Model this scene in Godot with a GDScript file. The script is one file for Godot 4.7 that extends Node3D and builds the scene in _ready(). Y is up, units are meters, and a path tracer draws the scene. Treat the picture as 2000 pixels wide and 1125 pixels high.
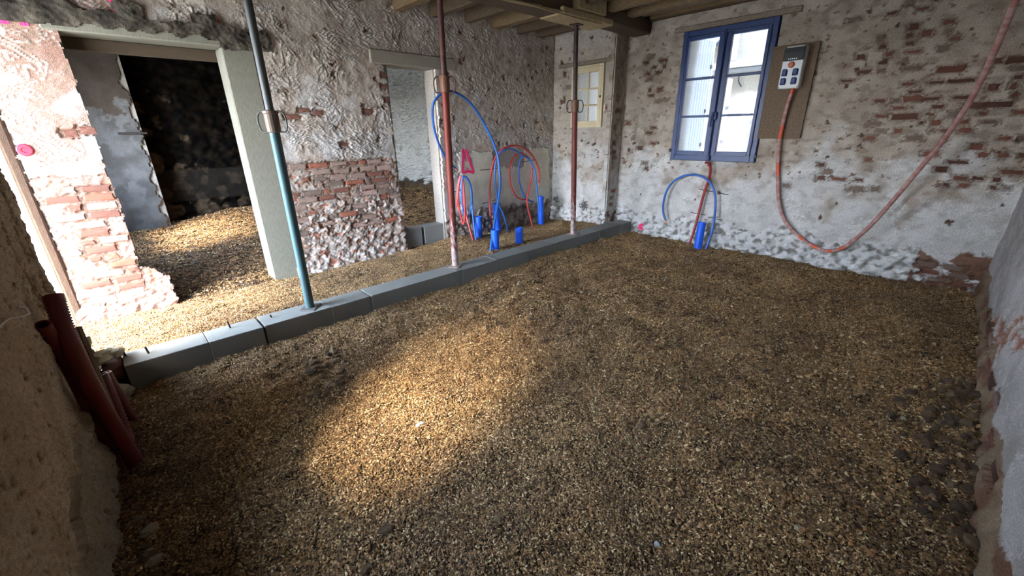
extends Node3D

const EXPOSURE := 2.8
const SKY := 26.0
const SUN := 3.7

var N := FastNoiseLite.new()   # plain smooth noise
var F := FastNoiseLite.new()   # three octaves
var K := FastNoiseLite.new()   # cells
var rng := RandomNumberGenerator.new()
var M := {}
var T := {}
var used := {}
var bricks_shapes := []
var stone_shapes := []

# ------------------------------------------------------------------ helpers
func V(x: float, y: float, z: float) -> Vector3:
	return Vector3(x, y, z)

func L(r: float, g: float, b: float) -> Color:   # 0-255 sRGB to linear
	return Color(r / 255.0, g / 255.0, b / 255.0).srgb_to_linear()

func numbered(called: String) -> String:
	var k: int = used.get(called, 0)
	used[called] = k + 1
	return called if k == 0 else "%s_%03d" % [called, k]

func put(called: String, mesh: Mesh, m: Material, parent: Node = null) -> MeshInstance3D:
	var o := MeshInstance3D.new()
	o.mesh = mesh
	o.material_override = m
	if parent == null:
		o.name = numbered(called)
		add_child(o, true)
	else:
		o.name = called
		parent.add_child(o, true)
	return o

func group(called: String, at := Vector3.ZERO) -> Node3D:
	var o := Node3D.new()
	o.name = numbered(called)
	o.position = at
	add_child(o, true)
	return o

func tag(o: Node, label: String, category: String, grp := "", kind := "") -> Node:
	o.set_meta("label", label)
	o.set_meta("category", category)
	if grp:
		o.set_meta("group", grp)
	if kind:
		o.set_meta("kind", kind)
	return o

class MB:
	var v := PackedVector3Array()
	var n := PackedVector3Array()
	var c := PackedColorArray()
	var i := PackedInt32Array()
	var col := Color.WHITE
	func face(p: Array, outward: Vector3) -> void:
		var nn: Vector3 = (p[1] - p[0]).cross(p[2] - p[0])
		if nn.length_squared() < 1e-16:
			return
		nn = nn.normalized()
		var flip := nn.dot(outward) < 0.0
		if flip:
			nn = -nn
		var s := v.size()
		for q in p:
			v.append(q)
			n.append(nn)
			c.append(col)
		for k in range(1, p.size() - 1):
			if flip:
				i.append_array([s, s + k, s + k + 1])
			else:
				i.append_array([s, s + k + 1, s + k])
	func box(center: Vector3, size: Vector3, ch := 0.0, b := Basis.IDENTITY) -> void:
		var h := size / 2.0
		var pt := func(s: Vector3, k: int) -> Vector3:
			var q := Vector3(s.x * (h.x - ch), s.y * (h.y - ch), s.z * (h.z - ch))
			q[k] = s[k] * h[k]
			return center + b * q
		for k in 3:
			var l := (k + 1) % 3
			var m := (k + 2) % 3
			for s in [-1.0, 1.0]:
				var q := []
				for w in [[-1, -1], [1, -1], [1, 1], [-1, 1]]:
					var g := Vector3.ZERO
					g[k] = s
					g[l] = w[0]
					g[m] = w[1]
					q.append(pt.call(g, k))
				var d := Vector3.ZERO
				d[k] = s
				face(q, b * d)
				if ch > 0.0:
					for t in [-1.0, 1.0]:
						var g1 := Vector3.ZERO
						g1[k] = s
						g1[l] = t
						var e := []
						for w in [[k, -1.0], [k, 1.0], [l, 1.0], [l, -1.0]]:
							var g2 := g1
							g2[m] = w[1]
							e.append(pt.call(g2, w[0]))
						face(e, b * g1)
		if ch > 0.0:
			for x in [-1.0, 1.0]:
				for y in [-1.0, 1.0]:
					for z in [-1.0, 1.0]:
						var g := Vector3(x, y, z)
						face([pt.call(g, 0), pt.call(g, 1), pt.call(g, 2)], b * g)
	# a tube along points; rad and tint take (share of the length, ring number)
	func tube(pts: Array, rad: Callable, sides: int, tint: Variant = null, caps := true) -> void:
		var up := Vector3.UP
		var d0: Vector3 = (pts[1] - pts[0]).normalized()
		if absf(d0.dot(up)) > 0.9:
			up = Vector3.RIGHT
		var side := d0.cross(up).normalized()
		var s := v.size()
		for k in pts.size():
			var d: Vector3 = (pts[mini(k + 1, pts.size() - 1)] - pts[maxi(k - 1, 0)]).normalized()
			side = (side - d * side.dot(d)).normalized()
			var other := d.cross(side)
			var f := float(k) / (pts.size() - 1)
			var r: float = rad.call(f, k)
			for j in sides:
				if tint != null:
					col = tint.call(f, k, j)
				var a := TAU * j / sides
				var w := side * cos(a) + other * sin(a)
				v.append(pts[k] + w * r)
				n.append(w)
				c.append(col)
		for k in pts.size() - 1:
			for j in sides:
				var a := s + k * sides + j
				var b := s + k * sides + (j + 1) % sides
				i.append_array([a, a + sides, b, b, a + sides, b + sides])
		if caps:
			for e in [0, pts.size() - 1]:
				var q := []
				for j in sides:
					q.append(v[s + e * sides + j])
				face(q, (pts[0] - pts[1]) if e == 0 else (pts[-1] - pts[-2]))
	# profile of (radius, height) turned round an axis
	func lathe(prof: Array, sides: int, x := Transform3D.IDENTITY) -> void:
		for k in prof.size() - 1:
			var p: Vector2 = prof[k]
			var q: Vector2 = prof[k + 1]
			var sl := Vector2(q.y - p.y, p.x - q.x)
			for j in sides:
				var a := TAU * j / sides
				var b := TAU * (j + 1) / sides
				var ca := Vector3(cos(a), 0, sin(a))
				var cb := Vector3(cos(b), 0, sin(b))
				var ring := [x * (ca * p.x + Vector3.UP * p.y), x * (cb * p.x + Vector3.UP * p.y), x * (cb * q.x + Vector3.UP * q.y), x * (ca * q.x + Vector3.UP * q.y)]
				var out := (ca + cb).normalized() * sl.x + Vector3.UP * sl.y
				if p.x < 1e-6:
					ring.remove_at(1)
				elif q.x < 1e-6:
					ring.remove_at(2)
				face(ring, x.basis * out)
	func done() -> ArrayMesh:
		var a := []
		a.resize(Mesh.ARRAY_MAX)
		a[Mesh.ARRAY_VERTEX] = v
		a[Mesh.ARRAY_NORMAL] = n
		a[Mesh.ARRAY_COLOR] = c
		a[Mesh.ARRAY_INDEX] = i
		var m := ArrayMesh.new()
		m.add_surface_from_arrays(Mesh.PRIMITIVE_TRIANGLES, a)
		return m

func box(center: Vector3, size: Vector3, ch := 0.004, b := Basis.IDENTITY) -> ArrayMesh:
	var m := MB.new()
	m.box(center, size, ch, b)
	return m.done()

func span(a: Vector3, b: Vector3, ch := 0.004) -> ArrayMesh:   # a box between two corners
	return box((a + b) / 2.0, (b - a).abs(), ch)

func curve(p: Array, steps: int) -> Array:
	var out := []
	for k in p.size() - 1:
		var a: Vector3 = p[maxi(k - 1, 0)]
		var b: Vector3 = p[k]
		var c: Vector3 = p[k + 1]
		var d: Vector3 = p[mini(k + 2, p.size() - 1)]
		for s in steps:
			out.append(b.cubic_interpolate(c, a, d, float(s) / steps))
	out.append(p[-1])
	return out

func cyl(a: Vector3, b: Vector3, r: float, sides := 14) -> ArrayMesh:
	var m := MB.new()
	m.tube([a, b], func(_f, _k): return r, sides)
	return m.done()

func hose(p: Array, r: float, steps := 6, sides := 10) -> ArrayMesh:
	var m := MB.new()
	m.tube(curve(p, steps), func(_f, _k): return r, sides)
	return m.done()

func mat(key: String, c: Color, rough := 0.8, metal := 0.0) -> StandardMaterial3D:
	if M.has(key):
		return M[key]
	var m := StandardMaterial3D.new()
	m.resource_name = key
	m.albedo_color = c.linear_to_srgb()
	m.roughness = rough
	m.metallic = metal
	M[key] = m
	return m

func grain(m: StandardMaterial3D, scale: Vector3, bump := 0.0, tex := "grain", bt := "bump") -> StandardMaterial3D:
	m.albedo_texture = T[tex]
	m.uv1_triplanar = true
	m.uv1_scale = scale
	if bump > 0.0:
		m.heightmap_enabled = true
		m.heightmap_texture = T[bt]
		m.heightmap_scale = bump
	return m

func noise_texture(freq: float, lo: float, hi: float, octaves := 4, size := 512) -> NoiseTexture2D:
	var f := FastNoiseLite.new()
	f.noise_type = FastNoiseLite.TYPE_SIMPLEX_SMOOTH
	f.frequency = freq
	f.fractal_octaves = octaves
	f.seed = 5
	var t := NoiseTexture2D.new()
	t.width = size
	t.height = size
	t.seamless = true
	t.noise = f
	var g := Gradient.new()
	g.set_color(0, Color(lo, lo, lo))
	g.set_color(1, Color(hi, hi, hi))
	t.color_ramp = g
	return t

func n2(x: float, y: float) -> float:
	return N.get_noise_2d(x, y)

func fb(x: float, y: float) -> float:
	return F.get_noise_2d(x, y)

func ce(x: float, y: float) -> float:   # 0 in the middle of a cell to about 1 at its edge
	return K.get_noise_2d(x, y) + 1.0

# A rough face: f(u, v) gives a Color whose rgb is the colour of the stuff there and whose alpha is its height; below -0.5 there is none.
# Bricks are [u, v, width, height, kind, setback]; dents are [u, v, radius, depth, Color].
func rough(called: String, parent: Node, o: Vector3, ud: Vector3, nn: Vector3, u0: float, u1: float, v0: float, v1: float, cell: float, f: Callable, m: Material, bricks := [], dents := []) -> MeshInstance3D:
	var vd := Vector3.UP
	var nu := int(ceil((u1 - u0) / cell))
	var nv := int(ceil((v1 - v0) / cell))
	var su := nu + 1
	var H := PackedFloat32Array()
	var C := PackedColorArray()
	H.resize(su * (nv + 1))
	C.resize(su * (nv + 1))
	var du := (u1 - u0) / nu
	var dv := (v1 - v0) / nv
	for j in nv + 1:
		var y := v0 + dv * j
		for i in su:
			var c: Color = f.call(u0 + du * i, y)
			H[j * su + i] = c.a
			C[j * su + i] = c
	for d in dents:
		var r: float = d[2]
		for j in range(maxi(int((d[1] - r * 1.6 - v0) / dv), 0), mini(int((d[1] + r * 1.6 - v0) / dv) + 2, nv + 1)):
			for i in range(maxi(int((d[0] - r * 1.6 - u0) / du), 0), mini(int((d[0] + r * 1.6 - u0) / du) + 2, su)):
				var x := u0 + du * i
				var y := v0 + dv * j
				var q := Vector2(x - d[0], y - d[1]).length() / r + n2(x * 28.0, y * 28.0) * 0.7
				if q < 1.0 and H[j * su + i] > -0.4:
					H[j * su + i] -= d[3] * minf((1.0 - q) * 2.5, 1.0)
					C[j * su + i] = d[4]
	for b in bricks:
		var w: float = b[2] / 2.0 + 0.012
		var h: float = b[3] / 2.0 + 0.009
		for j in range(maxi(int((b[1] - h * 1.4 - v0) / dv), 0), mini(int((b[1] + h * 1.4 - v0) / dv) + 2, nv + 1)):
			for i in range(maxi(int((b[0] - w * 1.3 - u0) / du), 0), mini(int((b[0] + w * 1.3 - u0) / du) + 2, su)):
				var x := u0 + du * i
				var y := v0 + dv * j
				var q := maxf(absf(x - b[0]) / w, absf(y - b[1]) / h) + n2(x * 30.0, y * 30.0) * 0.22
				if q < 1.0 and H[j * su + i] > -0.4:
					H[j * su + i] = minf(H[j * su + i], -0.011 - b[5] + n2(x * 50.0, y * 50.0) * 0.003)
					C[j * su + i] = C[j * su + i].lerp(L(110, 84, 66), clampf(0.45 + n2(x * 40.0, y * 40.0) * 0.4, 0.0, 1.0))
	var vs := PackedVector3Array()
	var ns := PackedVector3Array()
	var cs := PackedColorArray()
	var ix := PackedInt32Array()
	vs.resize(su * (nv + 1))
	ns.resize(vs.size())
	for j in nv + 1:
		for i in su:
			var k := j * su + i
			var h := H[k]
			if h < -0.4:
				vs[k] = o + ud * (u0 + du * i) + vd * (v0 + dv * j)
				ns[k] = nn
				continue
			vs[k] = o + ud * (u0 + du * i) + vd * (v0 + dv * j) + nn * h
			var l := H[k - 1] if i > 0 else h
			var r := H[k + 1] if i < nu else h
			var d := H[k - su] if j > 0 else h
			var t := H[k + su] if j < nv else h
			if l < -0.4: l = h
			if r < -0.4: r = h
			if d < -0.4: d = h
			if t < -0.4: t = h
			ns[k] = (nn - ud * ((r - l) / (2.0 * du)) - vd * ((t - d) / (2.0 * dv))).normalized()
	cs.append_array(C)
	var on := PackedByteArray()
	on.resize(nu * nv)
	for j in nv:
		for i in nu:
			var k := j * su + i
			if H[k] > -0.4 and H[k + 1] > -0.4 and H[k + su] > -0.4 and H[k + su + 1] > -0.4:
				on[j * nu + i] = 1
				ix.append_array([k, k + su, k + su + 1, k, k + su + 1, k + 1])
	var skirt := func(a: int, b: int, out: Vector3) -> void:
		var s := vs.size()
		for q in [a, b]:
			vs.append(vs[q])
			vs.append(vs[q] - nn * 0.06)
			for z in 2:
				ns.append(out)
				cs.append(cs[q])
		if (vs[s + 2] - vs[s]).cross(vs[s + 1] - vs[s]).dot(out) > 0.0:
			ix.append_array([s, s + 1, s + 2, s + 2, s + 1, s + 3])
		else:
			ix.append_array([s, s + 2, s + 1, s + 2, s + 3, s + 1])
	for j in nv:
		for i in nu:
			if on[j * nu + i] == 0:
				continue
			var k := j * su + i
			if i == 0 or on[j * nu + i - 1] == 0:
				skirt.call(k, k + su, -ud)
			if i == nu - 1 or on[j * nu + i + 1] == 0:
				skirt.call(k + 1, k + su + 1, ud)
			if j > 0 and on[(j - 1) * nu + i] == 0:
				skirt.call(k, k + 1, -vd)
			if j < nv - 1 and on[(j + 1) * nu + i] == 0:
				skirt.call(k + su, k + su + 1, vd)
	var a := []
	a.resize(Mesh.ARRAY_MAX)
	a[Mesh.ARRAY_VERTEX] = vs
	a[Mesh.ARRAY_NORMAL] = ns
	a[Mesh.ARRAY_COLOR] = cs
	a[Mesh.ARRAY_INDEX] = ix
	var me := ArrayMesh.new()
	me.add_surface_from_arrays(Mesh.PRIMITIVE_TRIANGLES, a)
	var node := put(called, me, m, parent)
	for b in bricks:
		var q := MeshInstance3D.new()
		q.name = "brick"
		q.mesh = bricks_shapes[rng.randi() % 10] if b[2] > 0.17 or b[4] == 4 else bricks_shapes[10 + rng.randi() % 8]
		q.material_override = M["brick%d" % b[4]]
		var flip := -1.0 if rng.randf() < 0.5 else 1.0
		q.transform = Transform3D(Basis(ud * b[2] * flip, vd * b[3] * flip, nn * 0.05), o + ud * b[0] + vd * b[1] + nn * (-0.004 - b[5] + rng.randf_range(-0.003, 0.003)))
		q.transform.basis = q.transform.basis.rotated(nn, rng.randf_range(-0.025, 0.025))
		parent.add_child(q, true)
	return node

func brick_shape(s: int, broken := false) -> ArrayMesh:   # one unit wide and high, its face at 0, worn edges
	var r := RandomNumberGenerator.new()
	r.seed = s
	var m := MB.new()
	var rim := []
	var worn := 0.11 if s % 3 else 0.2
	for p in [[-1, -1], [-0.3, -1], [0.35, -1], [1, -1], [1, 0.1], [1, 1], [0.4, 1], [-0.25, 1], [-1, 1], [-1, -0.1]]:
		rim.append(Vector3(p[0] * (0.5 - r.randf() * worn * 0.5), p[1] * (0.5 - r.randf() * worn), 0))
	if broken:
		for k in rim.size():
			rim[k] = rim[k] * V(r.randf_range(0.68, 1.05), r.randf_range(0.68, 1.1), 1)
	var n := rim.size()
	var mid := Vector3(r.randf_range(-0.2, 0.2), r.randf_range(-0.15, 0.15), 0.04)
	var inner := []
	for p in rim:
		inner.append(Vector3(p.x * 0.93, p.y * 0.8, r.randf_range(-0.05, 0.06)))
	for k in n:
		var l := (k + 1) % n
		var a: Vector3 = rim[k] + Vector3(0, 0, -0.1)
		var b: Vector3 = rim[l] + Vector3(0, 0, -0.1)
		m.face([mid, inner[k], inner[l]], Vector3.BACK)
		m.face([inner[k], a, b, inner[l]], Vector3(a.x + b.x, a.y + b.y, 0.6))
		m.face([a, b, b + Vector3(0, 0, -0.9), a + Vector3(0, 0, -0.9)], Vector3(a.x + b.x, a.y + b.y, 0))
	return m.done()

func stone_shape(s: int, angular: bool) -> ArrayMesh:
	var r := RandomNumberGenerator.new()
	r.seed = s
	var f := FastNoiseLite.new()
	f.seed = s
	f.frequency = 1.1 if angular else 0.7
	var p := SphereMesh.new()
	p.radius = 0.5
	p.height = 1.0
	p.radial_segments = 9
	p.rings = 5
	var a := p.get_mesh_arrays()
	var vs: PackedVector3Array = a[Mesh.ARRAY_VERTEX]
	var cuts := []
	for k in 5:
		cuts.append(Vector3(r.randf_range(-1, 1), r.randf_range(-1, 1), r.randf_range(-1, 1)).normalized())
	for k in vs.size():
		var q := vs[k] * (1.0 + 0.45 * f.get_noise_3dv(vs[k] * 2.0))
		for c in cuts:
			var lim := 0.3 if angular else 0.42
			var d := q.dot(c) - lim
			if d > 0:
				q -= c * d * 0.9
		vs[k] = q
	var m := MB.new()
	var idx: PackedInt32Array = a[Mesh.ARRAY_INDEX]
	for k in range(0, idx.size(), 3):
		m.face([vs[idx[k]], vs[idx[k + 1]], vs[idx[k + 2]]], vs[idx[k]] + vs[idx[k + 1]] + vs[idx[k + 2]])
	return m.done()

func ground(x: float, z: float) -> float:
	var y := fb(x * 0.9, z * 0.9) * 0.03 + n2(x * 4.0, z * 4.0) * 0.013 + fb(x * 9.0, z * 9.0) * 0.013
	if z > -3.42:
		y += 0.0 + 0.025 * exp(-pow((z + 3.3) / 0.35, 2.0)) * clampf(x * 0.5 - 0.5, 0, 1)
		y -= 0.02 * exp(-pow((x - 5.7) / 0.4, 2.0))
	elif z > -4.72:
		y = y * 0.6 + lerpf(0.06, 0.125, clampf((z + 4.7) / 1.0, 0, 1)) + 0.07 * exp(-(pow(x - 3.3, 2.0) + pow(z + 4.55, 2.0) * 3.0) / 0.12) - 0.02 * clampf(x - 3.8, 0, 1)
	else:
		y += 0.07 + 0.16 * exp(-pow((z + 9.1) / 0.5, 2.0)) * clampf(x - 0.5, 0.0, 1.0)
	return y

func ground_mesh(x0: float, x1: float, z0: float, z1: float, cell: float) -> ArrayMesh:
	var nx := int((x1 - x0) / cell)
	var nz := int((z1 - z0) / cell)
	var vs := PackedVector3Array()
	var ns := PackedVector3Array()
	var cs := PackedColorArray()
	var ix := PackedInt32Array()
	for j in nz + 1:
		for i in nx + 1:
			var x := x0 + (x1 - x0) * i / nx
			var z := z0 + (z1 - z0) * j / nz
			vs.append(V(x, ground(x, z) - 0.004, z))
			ns.append(V(ground(x - 0.01, z) - ground(x + 0.01, z), 0.02, ground(x, z - 0.01) - ground(x, z + 0.01)).normalized())
			cs.append(L(92, 70, 44).lerp(L(58, 43, 29), clampf(0.5 + n2(x * 40, z * 40) * 0.9, 0, 1)))
	for j in nz:
		for i in nx:
			var k := j * (nx + 1) + i
			ix.append_array([k, k + 1, k + nx + 2, k, k + nx + 2, k + nx + 1])
	var a := []
	a.resize(Mesh.ARRAY_MAX)
	a[Mesh.ARRAY_VERTEX] = vs
	a[Mesh.ARRAY_NORMAL] = ns
	a[Mesh.ARRAY_COLOR] = cs
	a[Mesh.ARRAY_INDEX] = ix
	var m := ArrayMesh.new()
	m.add_surface_from_arrays(Mesh.PRIMITIVE_TRIANGLES, a)
	return m

func chips_mesh(s: int, count: int, reach: float, size: float) -> ArrayMesh:   # a handful of chips of the fill
	var r := RandomNumberGenerator.new()
	r.seed = s
	var m := MB.new()
	for k in count:
		var q := r.randf()
		var c := L(164, 132, 90)
		if q < 0.28: c = L(114, 90, 64)
		elif q < 0.32: c = L(112, 95, 74)
		elif q < 0.50: c = L(166, 125, 80)
		elif q < 0.60: c = L(214, 190, 146)
		elif q < 0.615: c = L(232, 216, 184)
		elif q < 0.68: c = L(72, 54, 36)
		m.col = c * r.randf_range(0.85, 1.15)
		var a := r.randf() * TAU
		var d := sqrt(r.randf()) * reach
		var at := V(cos(a) * d, r.randf_range(-0.001, 0.006), sin(a) * d)
		var b := Basis.from_euler(V(r.randf_range(-0.7, 0.7), r.randf() * TAU, r.randf_range(-0.7, 0.7)))
		var z := size * (0.55 + r.randf() * 0.8)
		var e := V(z, z * r.randf_range(0.3, 0.55), z * r.randf_range(0.55, 0.9))
		var p := []
		for w in [V(1, 0, 0), V(-1, 0, 0), V(0, 1, 0), V(0, -1, 0), V(0, 0, 1), V(0, 0, -1)]:
			p.append(at + b * ((w + V(r.randf_range(-0.35, 0.35), r.randf_range(-0.3, 0.3), r.randf_range(-0.35, 0.35))) * e * 0.5))
		for x in 2:
			for y in 2:
				for w in 2:
					m.face([p[x], p[2 + y], p[4 + w]], p[x] + p[2 + y] + p[4 + w] - at * 3.0)
	return m.done()

# ------------------------------------------------------------------ the place
func _ready() -> void:
	rng.seed = 11
	for w in [N, F, K]:
		w.frequency = 1.0
		w.seed = 3
		w.noise_type = FastNoiseLite.TYPE_SIMPLEX_SMOOTH
		w.fractal_type = FastNoiseLite.FRACTAL_NONE
	F.fractal_type = FastNoiseLite.FRACTAL_FBM
	F.fractal_octaves = 4
	K.noise_type = FastNoiseLite.TYPE_CELLULAR
	K.cellular_return_type = FastNoiseLite.RETURN_DISTANCE
	# camera
	var cam := Camera3D.new()
	cam.name = "camera"
	cam.position = V(0, 1.497, 0)
	cam.rotation_degrees = V(-20.86, -43.41, -0.98)
	cam.fov = 69.73
	cam.near = 0.05
	cam.far = 100.0
	add_child(cam)
	# sky, sun, exposure
	var sky := ProceduralSkyMaterial.new()
	sky.sky_top_color = Color(0.72, 0.82, 0.95)
	sky.sky_horizon_color = Color(0.95, 0.97, 1.0)
	sky.ground_horizon_color = Color(0.55, 0.54, 0.52)
	sky.ground_bottom_color = Color(0.45, 0.44, 0.42)
	sky.sky_energy_multiplier = 1.0
	sky.sun_angle_max = 0.0
	var env := Environment.new()
	env.background_mode = Environment.BG_SKY
	env.sky = Sky.new()
	env.sky.sky_material = sky
	env.background_energy_multiplier = SKY
	env.tonemap_mode = Environment.TONE_MAPPER_LINEAR
	env.tonemap_exposure = EXPOSURE
	env.sdfgi_enabled = true
	env.ssao_enabled = true
	env.ssil_enabled = true
	var we := WorldEnvironment.new()
	we.name = "environment"
	we.environment = env
	add_child(we)
	var sun := DirectionalLight3D.new()
	sun.name = "sun"
	var el := deg_to_rad(43.0)
	var az := V(1, 0, -0.42).normalized() * cos(el)
	sun.basis = Basis.looking_at(V(az.x, -sin(el), az.z), Vector3.UP)
	sun.light_color = Color(1.0, 0.95, 0.86)
	sun.light_energy = SUN
	sun.light_angular_distance = 20.0
	sun.shadow_enabled = true
	sun.sky_mode = DirectionalLight3D.SKY_MODE_LIGHT_ONLY
	add_child(sun)
	materials()
	structure_north()
	structure_east()
	structure_south_west()
	structure_back_room()
	structure_ceiling()
	structure_outside()
	floor_and_fill()
	low_wall()
	windows()
	props()
	pipes()
	electrics()
	sheaths()
	stones()

func materials() -> void:
	T["grain"] = noise_texture(0.035, 0.72, 1.0)
	T["bump"] = noise_texture(0.05, 0.0, 1.0)
	T["wood"] = noise_texture(0.03, 0.55, 1.0, 3)
	for k in 10:
		bricks_shapes.append(brick_shape(40 + k))
	for k in 8:
		bricks_shapes.append(brick_shape(140 + k, true))
	for k in 8:
		stone_shapes.append(stone_shape(70 + k, k < 4))
	var p := mat("plaster", Color.WHITE, 0.95)
	p.vertex_color_use_as_albedo = true
	grain(p, V(4, 4, 4), 0.25)
	p.metallic_specular = 0.2
	var ea := mat("earth", Color.WHITE, 0.95)
	ea.vertex_color_use_as_albedo = true
	ea.metallic_specular = 0.2
	grain(ea, V(7, 7, 7), 0.3)
	var s := mat("soot", Color.WHITE, 0.9)
	s.metallic_specular = 0.1
	s.vertex_color_use_as_albedo = true
	grain(s, V(3, 3, 3), 0.5)
	var g := mat("ground", Color.WHITE, 0.95)
	g.vertex_color_use_as_albedo = true
	grain(g, V(6, 6, 6), 0.3)
	var ch := mat("chip", Color.WHITE, 0.75)
	ch.vertex_color_use_as_albedo = true
	grain(mat("concrete", L(178, 168, 150), 0.95), V(5, 5, 5), 0.35)
	grain(mat("concrete_form", L(140, 136, 120), 0.85), V(9, 0.8, 9), 0.05)
	grain(mat("masonry", L(186, 176, 164), 0.95), V(3, 3, 3), 0.3)
	grain(mat("lane_reveal", L(150, 152, 156), 0.9), V(3, 3, 3), 0.2)
	grain(mat("white_reveal", L(214, 212, 206), 0.9), V(3, 3, 3), 0.2)
	grain(mat("block_gray", L(164, 164, 158), 0.95), V(11, 11, 11), 0.3)
	grain(mat("block_dark", L(156, 155, 149), 0.95), V(11, 11, 11), 0.3)
	grain(mat("mortar", L(112, 106, 96), 0.95), V(6, 6, 6), 0.2)
	var b := [L(150, 98, 80), L(186, 112, 86), L(122, 82, 68), L(182, 152, 136), L(208, 172, 158), L(150, 128, 114)]
	for k in 6:
		grain(mat("brick%d" % k, b[k], 0.95), V(6, 6, 6), 0.25)
	grain(mat("oak_x", L(112, 90, 66), 0.85), V(0.7, 12, 12), 0.15, "wood")
	grain(mat("oak_z", L(112, 90, 66), 0.85), V(12, 12, 0.7), 0.15, "wood")
	grain(mat("weathered", L(172, 154, 134), 0.9), V(12, 12, 0.8), 0.15, "wood")
	grain(mat("pine_x", L(226, 198, 148), 0.75), V(0.7, 12, 12), 0.08, "wood")
	grain(mat("pine_z", L(148, 120, 84), 0.75), V(12, 12, 0.7), 0.08, "wood")
	grain(mat("old_board", L(96, 78, 58), 0.9), V(12, 12, 0.6), 0.15, "wood")
	grain(mat("post_wood", L(88, 60, 38), 0.9), V(12, 0.8, 12), 0.3, "wood")
	grain(mat("plank", L(120, 94, 66), 0.85), V(12, 0.8, 12), 0.1, "wood")
	grain(mat("panel", L(128, 106, 84), 0.8), V(2.5, 2.5, 2.5), 0.04)
	grain(mat("stone0", L(134, 112, 84), 0.9), V(9, 9, 9), 0.1)
	grain(mat("stone1", L(108, 85, 60), 0.9), V(9, 9, 9), 0.1)
	grain(mat("stone2", L(196, 182, 156), 0.9), V(9, 9, 9), 0.1)
	grain(mat("stone3", L(92, 73, 54), 0.85), V(9, 9, 9), 0.1)
	grain(mat("stone4", L(206, 214, 220), 0.85), V(9, 9, 9), 0.1)
	mat("blue_paint", L(16, 48, 100), 0.4)
	mat("cream_paint", L(206, 190, 154), 0.5)
	mat("white_paint", L(226, 228, 228), 0.5)
	mat("hinge", L(34, 40, 52), 0.5, 0.3)
	mat("pipe_blue", L(40, 96, 176), 0.4)
	mat("duct_blue", L(24, 92, 214), 0.4)
	mat("pipe_red", L(190, 56, 54), 0.4)
	mat("pipe_dark_red", L(140, 36, 34), 0.45)
	mat("pipe_tip", L(214, 130, 96), 0.4)
	mat("sheath", L(104, 34, 27), 0.45)
	mat("black_plastic", L(26, 24, 24), 0.5)
	mat("gray_plastic", L(206, 204, 198), 0.5)
	mat("smoked", L(58, 60, 62), 0.15)
	mat("socket", L(40, 62, 116), 0.45)
	mat("button", L(196, 92, 52), 0.4)
	mat("wire_gray", L(168, 162, 152), 0.5)
	mat("clip_white", L(224, 224, 220), 0.5)
	mat("paint_pink", L(240, 52, 118), 0.7)
	mat("cap_red", L(206, 30, 52), 0.35)
	mat("iron", L(58, 50, 48), 0.6, 0.5)
	mat("straw", L(176, 156, 118), 0.9)
	var gl := mat("glass", L(230, 240, 242), 0.03)
	gl.transparency = BaseMaterial3D.TRANSPARENCY_ALPHA
	gl.albedo_color.a = 0.06
	var st := mat("steel", Color.WHITE, 0.55, 0.35)
	st.vertex_color_use_as_albedo = true
	var co := mat("dusty", Color.WHITE, 0.7)
	co.vertex_color_use_as_albedo = true
	grain(mat("render", L(176, 170, 158), 0.95), V(3, 3, 3), 0.6)
	grain(mat("pink_render", L(214, 186, 172), 0.95), V(3, 3, 3), 0.4)
	grain(mat("yard", L(176, 168, 154), 0.95), V(2, 2, 2), 0.3)
	mat("slate", L(96, 112, 136), 0.6)
	mat("shutter", L(122, 126, 133), 0.5)
	mat("fascia", L(220, 196, 140), 0.6)

# --- the north wall, with the two openings
func tan_plaster(x: float, y: float) -> Color:
	return L(200, 182, 166).lerp(L(222, 208, 192), clampf(0.5 + fb(x * 3.1, y * 3.1) * 1.3, 0, 1))

func hacked(x: float, y: float, turn: float) -> float:   # strokes of the hacking hammer: 0 none to 1 a ridge
	var th := turn + 0.25 * signf(n2(x * 0.7 + 7.0, y * 0.9))
	var a := x * cos(th) + y * sin(th)
	var b := -x * sin(th) + y * cos(th) + n2(x * 2.2, y * 2.2) * 0.05
	return maxf(1.0 - absf(N.get_noise_2d(a * 5.0, b * 30.0)) * 2.6, 0.0) * clampf(fb(x * 1.9 + 20.0, y * 1.9) * 1.8 + 0.8, 0.25, 1.0)

func mix3(c: Color, h: float) -> Color:
	c.a = h
	return c

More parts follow.
